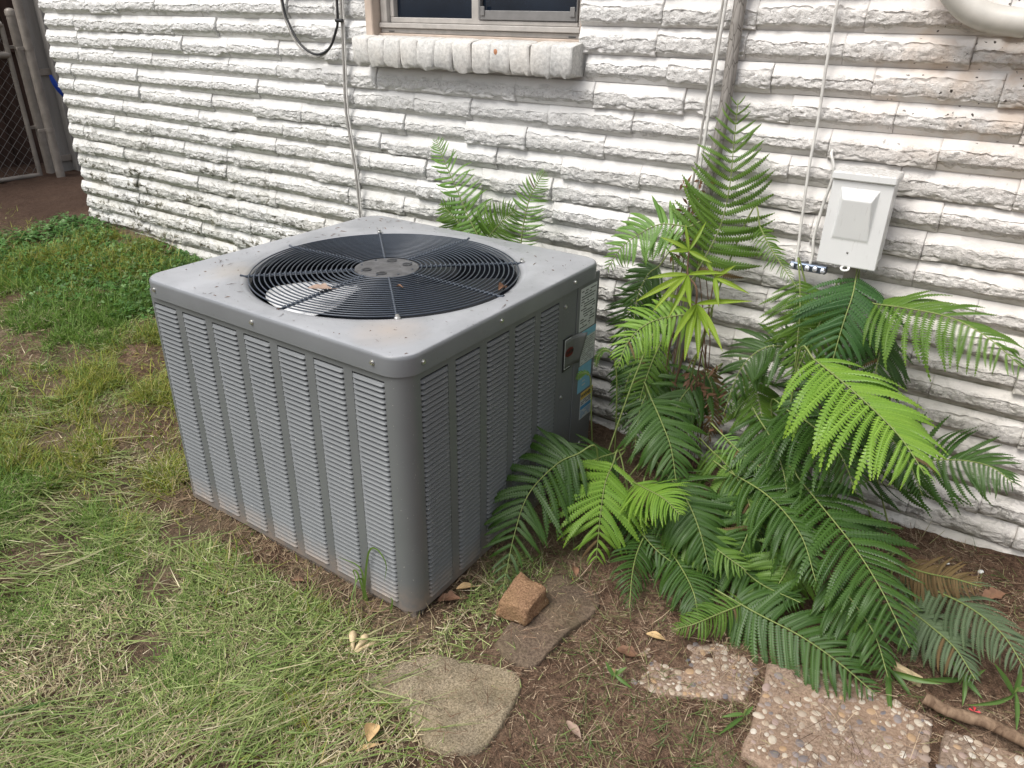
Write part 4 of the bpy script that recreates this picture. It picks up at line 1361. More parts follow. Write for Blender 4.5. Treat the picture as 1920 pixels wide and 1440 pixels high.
s_ = pick(n_, [(.46, .39, .25), (.36, .30, .18), (.55, .49, .34), (.26, .195, .12)], (3, 3, 1.8, 1.6))
tint = np.where((rng.random(n_) < sw)[:, None], s_, g_)
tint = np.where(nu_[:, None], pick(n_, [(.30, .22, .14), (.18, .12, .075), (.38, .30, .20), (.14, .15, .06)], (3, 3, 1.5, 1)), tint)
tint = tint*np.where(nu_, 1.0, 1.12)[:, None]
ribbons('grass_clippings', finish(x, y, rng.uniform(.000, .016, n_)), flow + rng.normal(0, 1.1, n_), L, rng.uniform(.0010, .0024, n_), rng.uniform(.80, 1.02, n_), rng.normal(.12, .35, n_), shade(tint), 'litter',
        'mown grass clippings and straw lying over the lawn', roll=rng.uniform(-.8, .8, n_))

# 2 standing grass in clumps
xs_, ys_ = [], []
for n_, x0, x1, y0, y1 in ((70000, -1.3, .6, -1.15, .35), (170000, -2.9, -.85, -.7, 1.0), (80000, -4.8, -2.4, -.9, .9)):
    x, y = scatter(n_, x0, x1, y0, y1); xs_.append(x); ys_.append(y)
x = np.concatenate(xs_); y = np.concatenate(ys_)
cl_ = vfbm(x*9, y*9, 71, 3); big = vfbm(x*1.8, y*1.8, 81, 3)
leftness = np.clip((-x-.55)/.7, 0, 1)
p = lawn_mask(x, y)*(1-.93*bare(x, y))*np.clip((cl_-.45+.20*leftness+.22*(big-.5))/.14, 0, 1)*(.26+.74*leftness)
for cx, cy, r in ((-1.0, .03, .10), (-.25, -.13, .07), (-.55, -.15, .08), (-.12, -.02, .05), (-.35, -.40, .09), (-.02, -.33, .07), (-.8, -.3, .08)):
    p = np.maximum(p, np.clip(1.2-np.hypot(x-cx, y-cy)/r, 0, .8))
p = np.where((x > -.95) & (x < .05) & (y > -.06), p*.15, p)
k = (rng.random(len(x)) < p) & ~keep_out(x, y, .006)
x, y = x[k], y[k]; n_ = len(x); big = big[k]; leftness = leftness[k]
yel = np.clip((vfbm(x*2.4, y*2.4, 91)-.40)/.25, 0, 1)
g1 = pick(n_, [(.11, .21, .030), (.15, .27, .040), (.08, .165, .026), (.20, .31, .07)], (3, 3, 2, 1.8))
g2 = pick(n_, [(.26, .29, .045), (.33, .34, .06), (.20, .235, .036), (.38, .31, .11)], (3, 2.5, 3, 1))
tint = np.where((rng.random(n_) < yel*.85)[:, None], g2, g1)
L = rng.gamma(5, .0095, n_).clip(.018, .12)*(.75+.35*leftness)
ribbons('grass', finish(x, y, -.003), rng.uniform(0, 6.283, n_), L, rng.uniform(.0016, .0034, n_), rng.uniform(.12, .62, n_), rng.uniform(.2, 1.1, n_), shade(tint, .3), 'grass',
        'short yellow-green grass growing in uneven tufts on the lawn', roll=rng.uniform(-.3, .3, n_))

# 2b long mown blades lying in swathes
x, y = scatter(5200, -1.9, .25, -1.1, .0)
k = (rng.random(len(x)) < lawn_mask(x, y)*np.clip((vfbm(x*2.7, y*2.7, 101)-.40)/.12, .06, 1)) & ~keep_out(x, y, .01)
k &= ~((x > -1.05) & (x < .1) & (y > -.13))
x, y = x[k], y[k]; n_ = len(x)
ribbons('long_grass', finish(x, y, rng.uniform(.006, .022, n_)), (vfbm(x*1.5, y*1.5, 111)-.5)*3.2 + .6 + rng.normal(0, .45, n_), rng.uniform(.06, .19, n_), rng.uniform(.0018, .0038, n_), rng.uniform(.86, .99, n_), rng.normal(.15, .2, n_),
        shade(pick(n_, [(.22, .30, .085), (.17, .25, .06), (.32, .37, .15), (.40, .37, .21)], (3, 3, 2, 1.2)), .25), 'grass', 'long mown grass blades lying in swathes on the front lawn', roll=rng.uniform(-.5, .5, n_))

# 3 clover along the foot of the wall
x, y = scatter(21000, -3.6, -.80, .20, 1.03)
edge = .52 - .28*np.clip((-x-1.2)/2.0, 0, 1) + .5*(vfbm(x*3, y*3, 13)-.5)
p = np.clip((y-edge)/.16, 0, 1)*np.clip((x+3.45-.5*(vfbm(x*4, y*4, 14)-.5))/.25, 0, 1)*np.clip((vfbm(x*7, y*7, 15)-.22)/.16, 0, 1)
k = (rng.random(len(x)) < p) & ~keep_out(x, y, .0)
x, y = x[k], y[k]; n_ = len(x)
C = finish(x, y, rng.uniform(.006, .034, n_))
V = []; F = []; cols = []
a0 = rng.uniform(0, 6.28, n_); rr = rng.uniform(.0045, .0125, n_); tl = rng.normal(0, .35, (n_, 2))
tc = shade(pick(n_, [(.075, .175, .04), (.10, .225, .055), (.055, .13, .032), (.20, .32, .13)], (3, 3, 2, 1.6)), .25)
for i in range(n_):
    c = C[i]
    for q_ in range(3):
        a = a0[i] + q_*2.094; ca, sa = math.cos(a), math.sin(a); r_ = rr[i]; b = len(V)
        for (u, w) in ((0, 0), (.55, -.50), (1.05, -.42), (1.15, 0), (1.05, .42), (.55, .50)):
            dx, dy = (u*ca - w*sa)*r_, (u*sa + w*ca)*r_
            V.append((c[0]+dx, c[1]+dy, c[2] + tl[i, 0]*dx + tl[i, 1]*dy + .12*abs(w)*r_))
        F.append((b, b+1, b+2, b+3)); F.append((b, b+3, b+4, b+5))
        cols += [tc[i]]*6
me = mesh('clover', V, F, 180); at = me.attributes.new('tint', 'FLOAT_COLOR', 'POINT')
cc = np.ones((len(V), 4)); cc[:, :3] = np.array(cols); at.data.foreach_set('color', cc.reshape(-1).astype(np.float32))
me.materials.append(M['clover'])
tag(obj('clover', me), 'low clover and weeds along the foot of the white wall', kind='stuff')

# 4 pine straw and dry bits on the bare soil to the right
x, y = scatter(90000, -.1, 1.7, -.9, 1.03)
on_stone = keep_out(x, y, .0) & ~((x < 0) & (y > 0)) & (y < 1.0)
p = (1-lawn_mask(x, y))*np.clip((vfbm(x*5, y*5, 19)-.25)/.25, .12, 1)*(.55+.45*np.clip((y-.0)/.3, 0, 1))
p = np.where(on_stone, .16 + .5*np.clip((vfbm(x*9, y*9, 77)-.55)/.1, 0, 1), p)
k = (rng.random(len(x)) < p) & (~keep_out(x, y, .0) | on_stone)
x, y = x[k], y[k]; n_ = len(x)
tint = shade(pick(n_, [(.27, .18, .12), (.15, .085, .055), (.44, .34, .235), (.09, .055, .04), (.24, .23, .11)], (3, 3, 2.6, 2, .9)), .3)
ribbons('dry_straw', finish(x, y, np.where(on_stone[k], .030, 0) + rng.uniform(.0, .010, n_)), rng.uniform(0, 6.28, n_), (rng.gamma(2.2, .0085, n_).clip(.006, .05) + np.where(rng.random(n_) < .06, rng.uniform(.03, .10, n_), 0)), rng.uniform(.0007, .0017, n_), rng.uniform(.84, 1.02, n_), rng.normal(.1, .45, n_), tint, 'litter',
        'dry brown straw and needles on the bare soil below the ferns', roll=rng.uniform(-.6, .6, n_))
x, y = scatter(26000, -.1, 1.7, -.9, 1.03)
p = (1-lawn_mask(x, y))*np.clip((vfbm(x*6, y*6, 29)-.50)/.12, 0, 1)*np.where(y > .45, .25, .8)
k = (rng.random(len(x)) < p) & ~keep_out(x, y, .0)
x, y = x[k], y[k]; n_ = len(x)
ribbons('grass', finish(x, y), rng.uniform(0, 6.28, n_), rng.gamma(4, .009, n_), rng.uniform(.0014, .0028, n_), rng.uniform(.2, .9, n_), rng.uniform(.2, 1.2, n_), shade(pick(n_, [(.10, .16, .045), (.16, .19, .07), (.26, .23, .12)], (2, 2, 2)), .3), 'grass',
        'sparse thin grass sprouting from the soil around the pavers', roll=rng.uniform(-.3, .3, n_))
# 5 clods and crumbs on the soil
x, y = scatter(5200, -4.9, 1.6, -1.0, 1.9)
p = np.where(x < -3.1, .9, np.where(x > .1, .55, .5*bare(x, y)))
k = (rng.random(len(x)) < p) & ~keep_out(np.where(y > YW, -9., x), np.where((y > YW) & (x < -3.3), 0., y), .0)
x, y = x[k], y[k]; r_ = rng.gamma(2.0, .0016, len(x)).clip(.0012, .012); Z = gz(x, y) + (vfbm(x*6, y*6, 3, 3)-.5)*.028
mb = MB()
for i in range(len(x)):
    q_ = [(1,0,0), (-.9,.1,.1), (0,1,.1), (.1,-1,0), (0,.1,.9)]
    a = rnd.uniform(0, 6.28); s_ = r_[i]*rnd.uniform(.8, 1.2)
    mb.add([(x[i] + s_*(vx*math.cos(a)-vy*math.sin(a)), y[i] + s_*(vx*math.sin(a)+vy*math.cos(a)), Z[i] + s_*vz*.8) for vx, vy, vz in q_], [(0,2,4), (2,1,4), (1,3,4), (3,0,4)])
tag(mb.build('soil_crumbs', M['soil'], None, 180), 'loose crumbs and clods of reddish soil', kind='stuff')

# ------------------------------------------------------------------ ferns
FRONDS=[
(0, 'lime', 0.19, 0.25, [(0.214, 0.6, 0.207), (0.227, 0.53, 0.185), (0.253, 0.46, 0.133), (0.274, 0.412, 0.024)]),
(0, 'lime', 0.103, 0.35, [(0.283, 0.6, 0.168), (0.342, 0.55, 0.197), (0.399, 0.52, 0.209), (0.455, 0.49, 0.201)]),
(1, 'dark', 0.169, 0.3, [(0.146, 0.52, 0.254), (0.109, 0.47, 0.233), (0.085, 0.37, 0.185), (0.094, 0.29, 0.109), (0.131, 0.184, 0.018)]),
(2, 'dark', 0.144, 0.3, [(0.246, 0.74, 0.362), (0.3, 0.7, 0.321), (0.351, 0.66, 0.274), (0.392, 0.62, 0.2)]),
(3, 'lime', 0.198, 0.3, [(0.633, 0.8, 0.563), (0.711, 0.74, 0.551), (0.805, 0.67, 0.528), (0.873, 0.62, 0.503), (0.936, 0.57, 0.461)]),
(4, 'mid', 0.15, 0.35, [(0.724, 0.93, 0.688), (0.798, 0.89, 0.705), (0.89, 0.84, 0.719), (0.969, 0.79, 0.708), (1.046, 0.74, 0.674)]),
(4, 'teal', 0.172, 0.3, [(0.666, 0.95, 0.74), (0.673, 0.91, 0.703), (0.672, 0.87, 0.638), (0.673, 0.83, 0.551)]),
(4, 'mid', 0.105, 0.25, [(0.535, 0.95, 0.707), (0.556, 0.92, 0.639), (0.568, 0.9, 0.573), (0.58, 0.88, 0.492)]),
(5, 'mid', 0.166, 0.06, [(0.257, 0.93, 0.664), (0.288, 0.94, 0.747), (0.307, 0.95, 0.818), (0.312, 0.96, 0.916), (0.305, 0.965, 1.023), (0.298, 0.97, 1.129)]),
(5, 'pale', 0.104, 0.2, [(0.223, 0.93, 0.802), (0.153, 0.91, 0.802), (0.101, 0.89, 0.771), (0.057, 0.87, 0.727), (0.023, 0.86, 0.66)]),
(2, 'lime', 0.096, 0.35, [(0.315, 0.8, 0.609), (0.25, 0.76, 0.595), (0.213, 0.71, 0.577), (0.194, 0.66, 0.539), (0.192, 0.62, 0.484)]),
(6, 'pale', 0.095, 0.15, [(-0.47, 0.93, 0.631), (-0.532, 0.94, 0.708), (-0.6, 0.95, 0.811), (-0.655, 0.955, 0.898), (-0.68, 0.96, 0.943)]),
(6, 'pale', 0.066, 0.2, [(-0.323, 0.93, 0.639), (-0.318, 0.94, 0.723), (-0.306, 0.95, 0.799), (-0.28, 0.955, 0.855), (-0.258, 0.96, 0.889)]),
(7, 'dark', 0.185, 0.3, [(0.677, 0.72, 0.265), (0.755, 0.66, 0.242), (0.849, 0.58, 0.216), (0.926, 0.5, 0.187), (1.004, 0.43, 0.126)]),
(8, 'dark', 0.147, 0.28, [(0.631, 0.443, 0.051), (0.693, 0.432, 0.05), (0.795, 0.419, 0.049), (0.883, 0.39, 0.048), (0.969, 0.37, 0.024)]),
(3, 'dark', 0.177, 0.3, [(0.578, 0.86, 0.38), (0.669, 0.8, 0.381), (0.75, 0.74, 0.36), (0.811, 0.7, 0.289)]),
(9, 'dark', 0.14, 0.5, [(0.807, 0.93, 0.191), (0.882, 0.88, 0.302), (0.971, 0.83, 0.376), (1.048, 0.79, 0.411), (1.104, 0.76, 0.401)]),
(9, 'grey', 0.12, 0.55, [(0.953, 0.753, 0.074), (1.026, 0.7, 0.098), (1.1, 0.63, 0.134), (1.164, 0.57, 0.14), (1.218, 0.52, 0.108)]),
(5, 'dark', 0.095, 0.5, [(0.135, 0.97, 0.662), (0.113, 0.95, 0.638), (0.095, 0.93, 0.566), (0.105, 0.9, 0.441)]),
(3, 'dark', 0.123, 0.5, [(0.574, 0.93, 0.526), (0.5, 0.89, 0.529), (0.451, 0.85, 0.468), (0.436, 0.8, 0.337)]),
(1, 'dark', 0.081, 0.4, [(0.347, 0.572, 0.06), (0.364, 0.468, 0.055), (0.391, 0.38, 0.051), (0.422, 0.307, 0.018)]),
(8, 'mid', 0.062, 0.4, [(0.66, 0.452, 0.051), (0.619, 0.383, 0.049), (0.579, 0.316, 0.046), (0.535, 0.302, 0.016)]),
(3, 'pale', 0.06, 0.3, [(0.444, 0.8, 0.28), (0.502, 0.77, 0.264), (0.546, 0.75, 0.257), (0.603, 0.73, 0.247)]),
(5, 'mid', 0.044, 0.3, [(0.405, 0.97, 0.822), (0.447, 0.95, 0.777), (0.491, 0.93, 0.739), (0.543, 0.9, 0.7)]),
(1, 'dark', 0.126, 0.3, [(0.185, 0.66, 0.197), (0.164, 0.6, 0.203), (0.131, 0.54, 0.186), (0.106, 0.47, 0.127)]),
(0, 'dark', 0.15, 0.4, [(0.332, 0.66, 0.198), (0.42, 0.6, 0.188), (0.493, 0.54, 0.145), (0.553, 0.48, 0.077)]),
(7, 'dark', 0.15, 0.4, [(0.584, 0.74, 0.217), (0.596, 0.66, 0.167), (0.598, 0.58, 0.099), (0.581, 0.501, 0.024)]),
(7, 'dark', 0.141, 0.4, [(0.483, 0.74, 0.213), (0.62, 0.66, 0.227), (0.724, 0.58, 0.206), (0.792, 0.5, 0.149)]),
(8, 'dark', 0.125, 0.4, [(0.491, 0.64, 0.099), (0.577, 0.57, 0.078), (0.662, 0.52, 0.069), (0.773, 0.47, 0.098)]),
(8, 'dark', 0.118, 0.4, [(0.817, 0.56, 0.135), (0.877, 0.51, 0.123), (0.936, 0.46, 0.1), (0.984, 0.41, 0.045)]),
(2, 'dark', 0.118, 0.5, [(0.19, 0.9, 0.376), (0.195, 0.86, 0.34), (0.194, 0.8, 0.277), (0.215, 0.74, 0.186)]),
(4, 'dark', 0.135, 0.5, [(0.759, 0.97, 0.612), (0.763, 0.93, 0.568), (0.773, 0.9, 0.493), (0.809, 0.87, 0.41)]),
(2, 'dark', 0.13, 0.5, [(0.342, 0.93, 0.39), (0.316, 0.88, 0.368), (0.298, 0.82, 0.318), (0.295, 0.78, 0.212)]),
(5, 'dark', 0.085, 0.5, [(0.079, 0.96, 0.588), (0.069, 0.94, 0.523), (0.066, 0.92, 0.425), (0.088, 0.88, 0.283)]),
(2, 'dark', 0.096, 0.5, [(0.139, 0.92, 0.443), (0.129, 0.88, 0.385), (0.123, 0.84, 0.31), (0.14, 0.78, 0.214)]),
(7, 'mid', 0.14, 0.45, [(0.414, 0.8, 0.226), (0.497, 0.74, 0.218), (0.564, 0.68, 0.192), (0.621, 0.62, 0.134)]),
(3, 'dark', 0.153, 0.45, [(0.513, 0.86, 0.335), (0.58, 0.8, 0.302), (0.634, 0.74, 0.253), (0.675, 0.68, 0.188)]),
(0, 'mid', 0.108, 0.4, [(0.387, 0.62, 0.138), (0.469, 0.57, 0.124), (0.551, 0.53, 0.11), (0.636, 0.5, 0.104)]),
(7, 'mid', 0.118, 0.4, [(0.722, 0.62, 0.163), (0.72, 0.56, 0.12), (0.704, 0.52, 0.057), (0.682, 0.441, 0.021)]),
(1, 'dark', 0.106, 0.45, [(0.231, 0.62, 0.092), (0.311, 0.56, 0.07), (0.4, 0.505, 0.056), (0.498, 0.49, 0.034)]),
(4, 'dark', 0.127, 0.5, [(0.667, 0.92, 0.485), (0.646, 0.88, 0.433), (0.631, 0.84, 0.349), (0.631, 0.8, 0.254)]),
(9, 'dead', 0.075, 0.6, [(0.948, 0.75, 0.099), (1.006, 0.72, 0.123), (1.058, 0.69, 0.154), (1.108, 0.66, 0.178)]),
(2, 'dead', 0.085, 0.7, [(0.325, 0.93, 0.402), (0.363, 0.91, 0.352), (0.381, 0.89, 0.279), (0.384, 0.87, 0.199)]),
(9, 'grey', 0.1, 0.6, [(0.984, 0.638, 0.065), (1.032, 0.6, 0.072), (1.091, 0.55, 0.075), (1.141, 0.5, 0.054)]),
(6, 'mid', 0.102, 0.3, [(-0.496, 0.95, 0.585), (-0.445, 0.94, 0.668), (-0.386, 0.93, 0.729), (-0.334, 0.92, 0.767)]),
(6, 'mid', 0.093, 0.35, [(-0.518, 0.95, 0.6), (-0.559, 0.94, 0.668), (-0.602, 0.93, 0.717), (-0.636, 0.92, 0.741)]),
(1, 'dark', 0.095, 0.5, [(0.171, 0.97, 0.571), (0.133, 0.95, 0.501), (0.099, 0.92, 0.398), (0.085, 0.88, 0.282)]),
(1, 'dark', 0.09, 0.45, [(0.248, 0.93, 0.218), (0.195, 0.9, 0.251), (0.153, 0.86, 0.237), (0.115, 0.82, 0.177)]),
(5, 'mid', 0.087, 0.35, [(0.197, 0.9, 0.465), (0.186, 0.86, 0.39), (0.183, 0.82, 0.3), (0.193, 0.78, 0.177)]),
(3, 'mid', 0.118, 0.4, [(0.448, 0.93, 0.42), (0.494, 0.9, 0.378), (0.533, 0.86, 0.307), (0.553, 0.82, 0.214)]),
(4, 'mid', 0.119, 0.35, [(0.62, 0.96, 0.67), (0.611, 0.93, 0.619), (0.594, 0.9, 0.535), (0.58, 0.87, 0.433)]),
(9, 'dark', 0.114, 0.45, [(0.733, 0.94, 0.402), (0.81, 0.9, 0.381), (0.89, 0.86, 0.334), (0.947, 0.82, 0.267)]),
(0, 'dark', 0.105, 0.4, [(0.395, 0.552, 0.059), (0.476, 0.484, 0.054), (0.54, 0.414, 0.051), (0.575, 0.37, 0.018)])]
ROOTS={0: (0.292, 0.583, -0.008), 1: (0.149, 0.627, -0.003), 2: (0.22, 0.925, 0.015), 3: (0.567, 0.93, 0.013), 4: (0.747, 0.93, 0.014), 5: (0.229, 0.93, 0.015), 6: (-0.33, 0.93, 0.038), 7: (0.632, 0.804, 0.003), 8: (0.658, 0.493, -0.017), 9: (0.915, 0.924, 0.017)}

def leaflet_mesh(nl, droop, sweep, hw, m, seed, name='leaflet'):
    """fern pinna: unit length along x, toothed both sides, folded along the midrib"""
    r = random.Random(seed); V, F = [], []
    def pt(x, y):
        yy = y + sweep*x*x
        return (x, yy, -droop*x*x*x - .22*abs(y) - .06*droop*x)
    def wid(x): return hw*min(1, .72+3*x)*min(1, ((1-x)*2.6)**.75 + .05)
    for s in (1, -1):
        st = 1/nl
        for i in range(nl):
            x0, x1 = i*st, (i+1)*st
            w0, w1 = wid(x0), wid(min(x1, .995)); wm = wid(x0+st*.5)*r.uniform(.9, 1.06)
            b = len(V)
            fwd = st*.55
            ps = [(x0, 0), (x1, 0), (min(1, x1+fwd*.35), s*w1*.25), (min(1, x1+fwd*.35), s*wm*.97), (x0+st*.45+fwd*.3, s*wm*1.0), (x0+fwd*.35, s*w0*.27)]
            pz_ = [pt(*p) for p in ps]
            for q_, dz_ in ((3, .010), (4, -.009), (5, -.004), (2, .004)): pz_[q_] = (pz_[q_][0], pz_[q_][1], pz_[q_][2]+dz_)
            V += pz_
            F.append(tuple(b+j for j in (range(6) if s > 0 else range(5, -1, -1))))
    me = mesh(name, V, F); me.materials.append(M[m]); return me
TONES = ['dark', 'mid', 'lime', 'teal', 'pale', 'grey', 'dead']
LM = {t: [leaflet_mesh(nl, dr, sw_, .064, 'fern_'+t, q_) for q_, (nl, dr, sw_) in enumerate(((22, .10, .07), (21, .24, .12), (23, .38, .08), (20, .16, .18), (22, .55, .12), (21, .22, .24)))] for t in TONES}
FERN_LABELS = {0: 'lime green fern spreading fronds in front beside the unit corner', 1: 'dark fern arching over the lower right side of the unit',
 2: 'fern with a small lime frond just right of the label panel', 3: 'fern with the largest bright lime frond, right of the leafy plant',
 4: 'fern growing directly below the white utility box', 5: 'tall upright fern climbing beside the cracked wooden strip',
 6: 'fern behind the unit with two narrow fronds against the wall', 7: 'fern with a big dark green frond over the lower right bed',
 8: 'low dark fern whose front frond hangs over the pebbled pavers', 9: 'fern at the right edge with drooping dull fronds by the wall foot'}
TONES_R = M['stem']
plants = {}
for k, v in ROOTS.items():
    plants[k] = empty('fern', v, FERN_LABELS[k], 'fern', 'ferns growing between the unit and the wall')
rf = random.Random(5)
nfr = 0
for fi, (pl, tone, L, droop, pts) in enumerate(FRONDS):
    e = plants[pl]; ro = Vector(ROOTS[pl])
    P = [Vector(p) for p in pts]
    t0 = (P[1]-P[0]).normalized()
    # stem from the crown up to where the leaflets begin
    start = ro + Vector((rf.uniform(-.03, .03), rf.uniform(-.03, .03), -.01))
    a = P[0] - t0*.05
    midp = start.lerp(a, .55) + Vector((0, 0, .10*(a-start).length))
    midp.x = max(midp.x, .03) if pl != 6 else midp.x
    midp.y = min(midp.y, 1.0)
    stem = spline([start, midp, a, P[0]], 14)
    n_s = 30
    blade_c = spline(P, n_s)
    mb = MB()
    allp = stem[:-1] + blade_c
    rr = [.0023*(1-.70*i/(len(allp)-1)) + .0004 for i in range(len(allp))]
    mb.tube(allp, rr, 5)
    fr = obj('frond', mb.mesh('frond', 180), M['stem'], e)
    fr.matrix_parent_inverse = Matrix.Translation(ro).inverted()
    ln = sum((blade_c[i+1]-blade_c[i]).length for i in range(n_s-1))
    npin = int(max(12, min(28 if pl not in (1, 2, 3, 4, 5) else 23, ln/(.084*L))))
    upright = pl == 6 or (P[-1].z - P[0].z) > .3
    Nw = Vector((.28, -.93, .22)) if upright else Vector((.34, -.58, .74))
    Nw = (Nw + Vector((rf.uniform(-.12, .12), rf.uniform(-.12, .12), rf.uniform(-.1, .1)))).normalized()
    for i in range(npin):
        t = (i+.5)/npin
        f = t*(n_s-1); k = min(int(f), n_s-2); u = f-k
        c = blade_c[k].lerp(blade_c[k+1], u); T = (blade_c[k+1]-blade_c[k]).normalized()
        Nn = (Nw - T*Nw.dot(T)).normalized(); B = T.cross(Nn)
        env = min(1, .62 + 1.9*t)*(1 - .90*max(0, t-.12)**1.75/.88**1.75) + .03
        al = math.radians(82 - 34*t + rf.uniform(-4, 4))
        for s in (1, -1):
            ll = L*env*rf.uniform(.86, 1.06)
            if ll < .006 or rf.random() < .02: continue
            al2 = al + rf.gauss(0, .07)
            d = T*math.cos(al2) + B*s*math.sin(al2)
            d = (d + Vector((0, 0, -1))*droop*rf.uniform(.35, 1.0)*(.8 if d.z < .3 else 1.1)).normalized()
            Z = (Nn - d*Nn.dot(d)).normalized()
            Z = (Matrix.Rotation(rf.gauss(0, .20), 3, d) @ Z)
            Y = Z.cross(d)
            w = ll*(1.0 + .35*max(0, .5-env))
            mt = Matrix((d*ll, Y*w*s, Z*ll)).transposed().to_4x4(); mt.translation = c + B*s*.001
            if c.y > .985 and d.y > 0: pass
            o = obj('leaflet', LM[tone if rf.random() > .012 else 'dead'][rf.randrange(6)], None, fr, mw=mt)
            nfr += 1
# curled young fiddleheads by the label panel
for (pp, lab) in (([(.13, .80, .02), (.125, .79, .25), (.118, .775, .40), (.105, .76, .452), (.086, .75, .462), (.072, .742, .44), (.070, .74, .41)], 'curled young fern shoot just right of the label panel'),
                  ([(.06, .80, .02), (.052, .775, .2), (.045, .765, .34), (.036, .755, .372), (.020, .745, .368), (.012, .74, .352)], 'small curled fern shoot touching the blue label')):
    mb = MB(); sp = spline(pp, 40)
    mb.tube(sp, [.0024*(1-.4*i/39) for i in range(40)], 6)
    sh = mb.build('fern_shoot', M['stem'], None, 180); tag(sh, lab, 'fern shoot')
    for i in range(20, 40):
        for s in (1, -1):
            t = (sp[min(i+1, 39)]-sp[i-1]).normalized(); b = t.cross(Vector((.5, -.7, .3))).normalized()*s
            d = (b + t*.3).normalized(); Z = d.cross(t).normalized(); Y = Z.cross(d)
            ll = .010*(1.2-.6*abs(i-29)/10)
            mt = Matrix((d*ll, Y*ll*3, Z*ll)).transposed().to_4x4(); mt.translation = sp[i]
            obj('leaflet', LM['pale'][i % 4], None, sh, mw=mt)

# ------------------------------------------------------------------ broad-leaved plants
def lance_mesh(m, seed, droop=.25, hw=.5, name='leaf'):
    V, F = [], []; n_ = 14
    for i in range(n_+1):
        t = i/n_
        w = hw*(math.sin(math.pi*min(1, t**.85))**.8)*(1-.15*t)*(1+.05*noise.noise(Vector((t*9, seed, 0))))
        if i == n_: w = 0.004
        for s in (-1, -.5, 0, .5, 1):
            V.append((t, w*s, -droop*t*t + .28*abs(w*s)*.35 + .02*math.sin(t*14+seed)*abs(s)*hw*.3))
    for i in range(n_):
        for j in range(4):
            a = i*5+j; F.append((a, a+5, a+6, a+1))
    me = mesh(name, V, F, 180); me.materials.append(M[m]); return me
SHM = [lance_mesh('shrub', s, .10 + .12*s, .5) for s in range(3)]
WDM = [lance_mesh('weed', s+5, .10 + .15*s, .5) for s in range(3)]
def leaf_between(me, a, b, width, parent, nrm=(.25, -.6, .75), name='leaf', extra=0):
    a, b = Vector(a), Vector(b); d = b-a; ll = d.length; d.normalize()
    Nn = Vector(nrm); Z = (Nn - d*Nn.dot(d)).normalized(); Y = Z.cross(d)
    mt = Matrix((d*ll, Y*width, Z*ll)).transposed().to_4x4(); mt.translation = a
    o = obj(name, me, None, parent, mw=mt)
    return o
SHRUB=[((0.272, 0.84, 0.698), (0.173, 0.74, 0.635), 0.0286), ((0.272, 0.84, 0.698), (0.232, 0.72, 0.639), 0.0251), ((0.272, 0.84, 0.698), (0.305, 0.7, 0.652), 0.023), ((0.272, 0.84, 0.698), (0.328, 0.72, 0.66), 0.0244), ((0.272, 0.84, 0.698), (0.184, 0.78, 0.697), 0.0228), ((0.272, 0.84, 0.698), (0.368, 0.8, 0.742), 0.019), ((0.312, 0.82, 0.63), (0.304, 0.7, 0.573), 0.0276), ((0.312, 0.82, 0.63), (0.344, 0.68, 0.545), 0.0328), ((0.312, 0.82, 0.63), (0.378, 0.7, 0.557), 0.0272), ((0.312, 0.82, 0.63), (0.437, 0.7, 0.58), 0.0293), ((0.312, 0.82, 0.63), (0.226, 0.78, 0.66), 0.0199), ((0.312, 0.82, 0.63), (0.438, 0.76, 0.689), 0.0212), ((0.312, 0.82, 0.63), (0.39, 0.72, 0.598), 0.0244), ((0.348, 0.83, 0.708), (0.444, 0.8, 0.7), 0.0188), ((0.348, 0.83, 0.708), (0.385, 0.76, 0.678), 0.0216), ((0.348, 0.83, 0.708), (0.309, 0.84, 0.756), 0.0168), ((0.348, 0.83, 0.708), (0.395, 0.82, 0.749), 0.0163), ((0.263, 0.85, 0.76), (0.29, 0.88, 0.837), 0.0168), ((0.263, 0.85, 0.76), (0.228, 0.8, 0.766), 0.0196), ((0.263, 0.85, 0.76), (0.331, 0.82, 0.751), 0.0193), ((0.263, 0.85, 0.76), (0.2, 0.82, 0.799), 0.0183), ((0.263, 0.85, 0.76), (0.24, 0.86, 0.826), 0.0141)]
SHRUB_NODES={'A': (0.272, 0.84, 0.698), 'B': (0.312, 0.82, 0.63), 'C': (0.263, 0.85, 0.76), 'D': (0.348, 0.83, 0.708)}
WEEDS=[((0.98, 0.483, -0.016), [((0.878, 0.489, 0.083), 0.0157), ((1.08, 0.454, 0.033), 0.019), ((1.048, 0.439, 0.002), 0.0153), ((1.008, 0.36, -0.013), 0.0171), ((0.927, 0.403, 0.039), 0.0147), ((0.944, 0.451, 0.072), 0.0151)]), ((1.123, 0.546, -0.009), [((1.058, 0.464, 0.034), 0.0156), ((1.161, 0.549, 0.042), 0.0169), ((1.155, 0.505, 0.019), 0.0153), ((1.092, 0.523, 0.059), 0.0148), ((1.138, 0.482, -0.003), 0.0128)]), ((1.219, 0.556, -0.005), [((1.171, 0.542, 0.082), 0.0171), ((1.221, 0.566, 0.076), 0.0157), ((1.174, 0.455, 0.016), 0.0148), ((1.236, 0.467, -0.002), 0.0134), ((1.244, 0.555, 0.045), 0.0153)]), ((0.747, 0.188, -0.029), [((0.723, 0.114, -0.01), 0.0112), ((0.763, 0.21, 0.002), 0.0116), ((0.718, 0.155, 0.001), 0.0092)]), ((0.473, 0.126, -0.028), [((0.448, 0.129, 0.012), 0.0124), ((0.492, 0.141, 0.012), 0.0123), ((0.519, 0.111, -0.009), 0.0095)])]
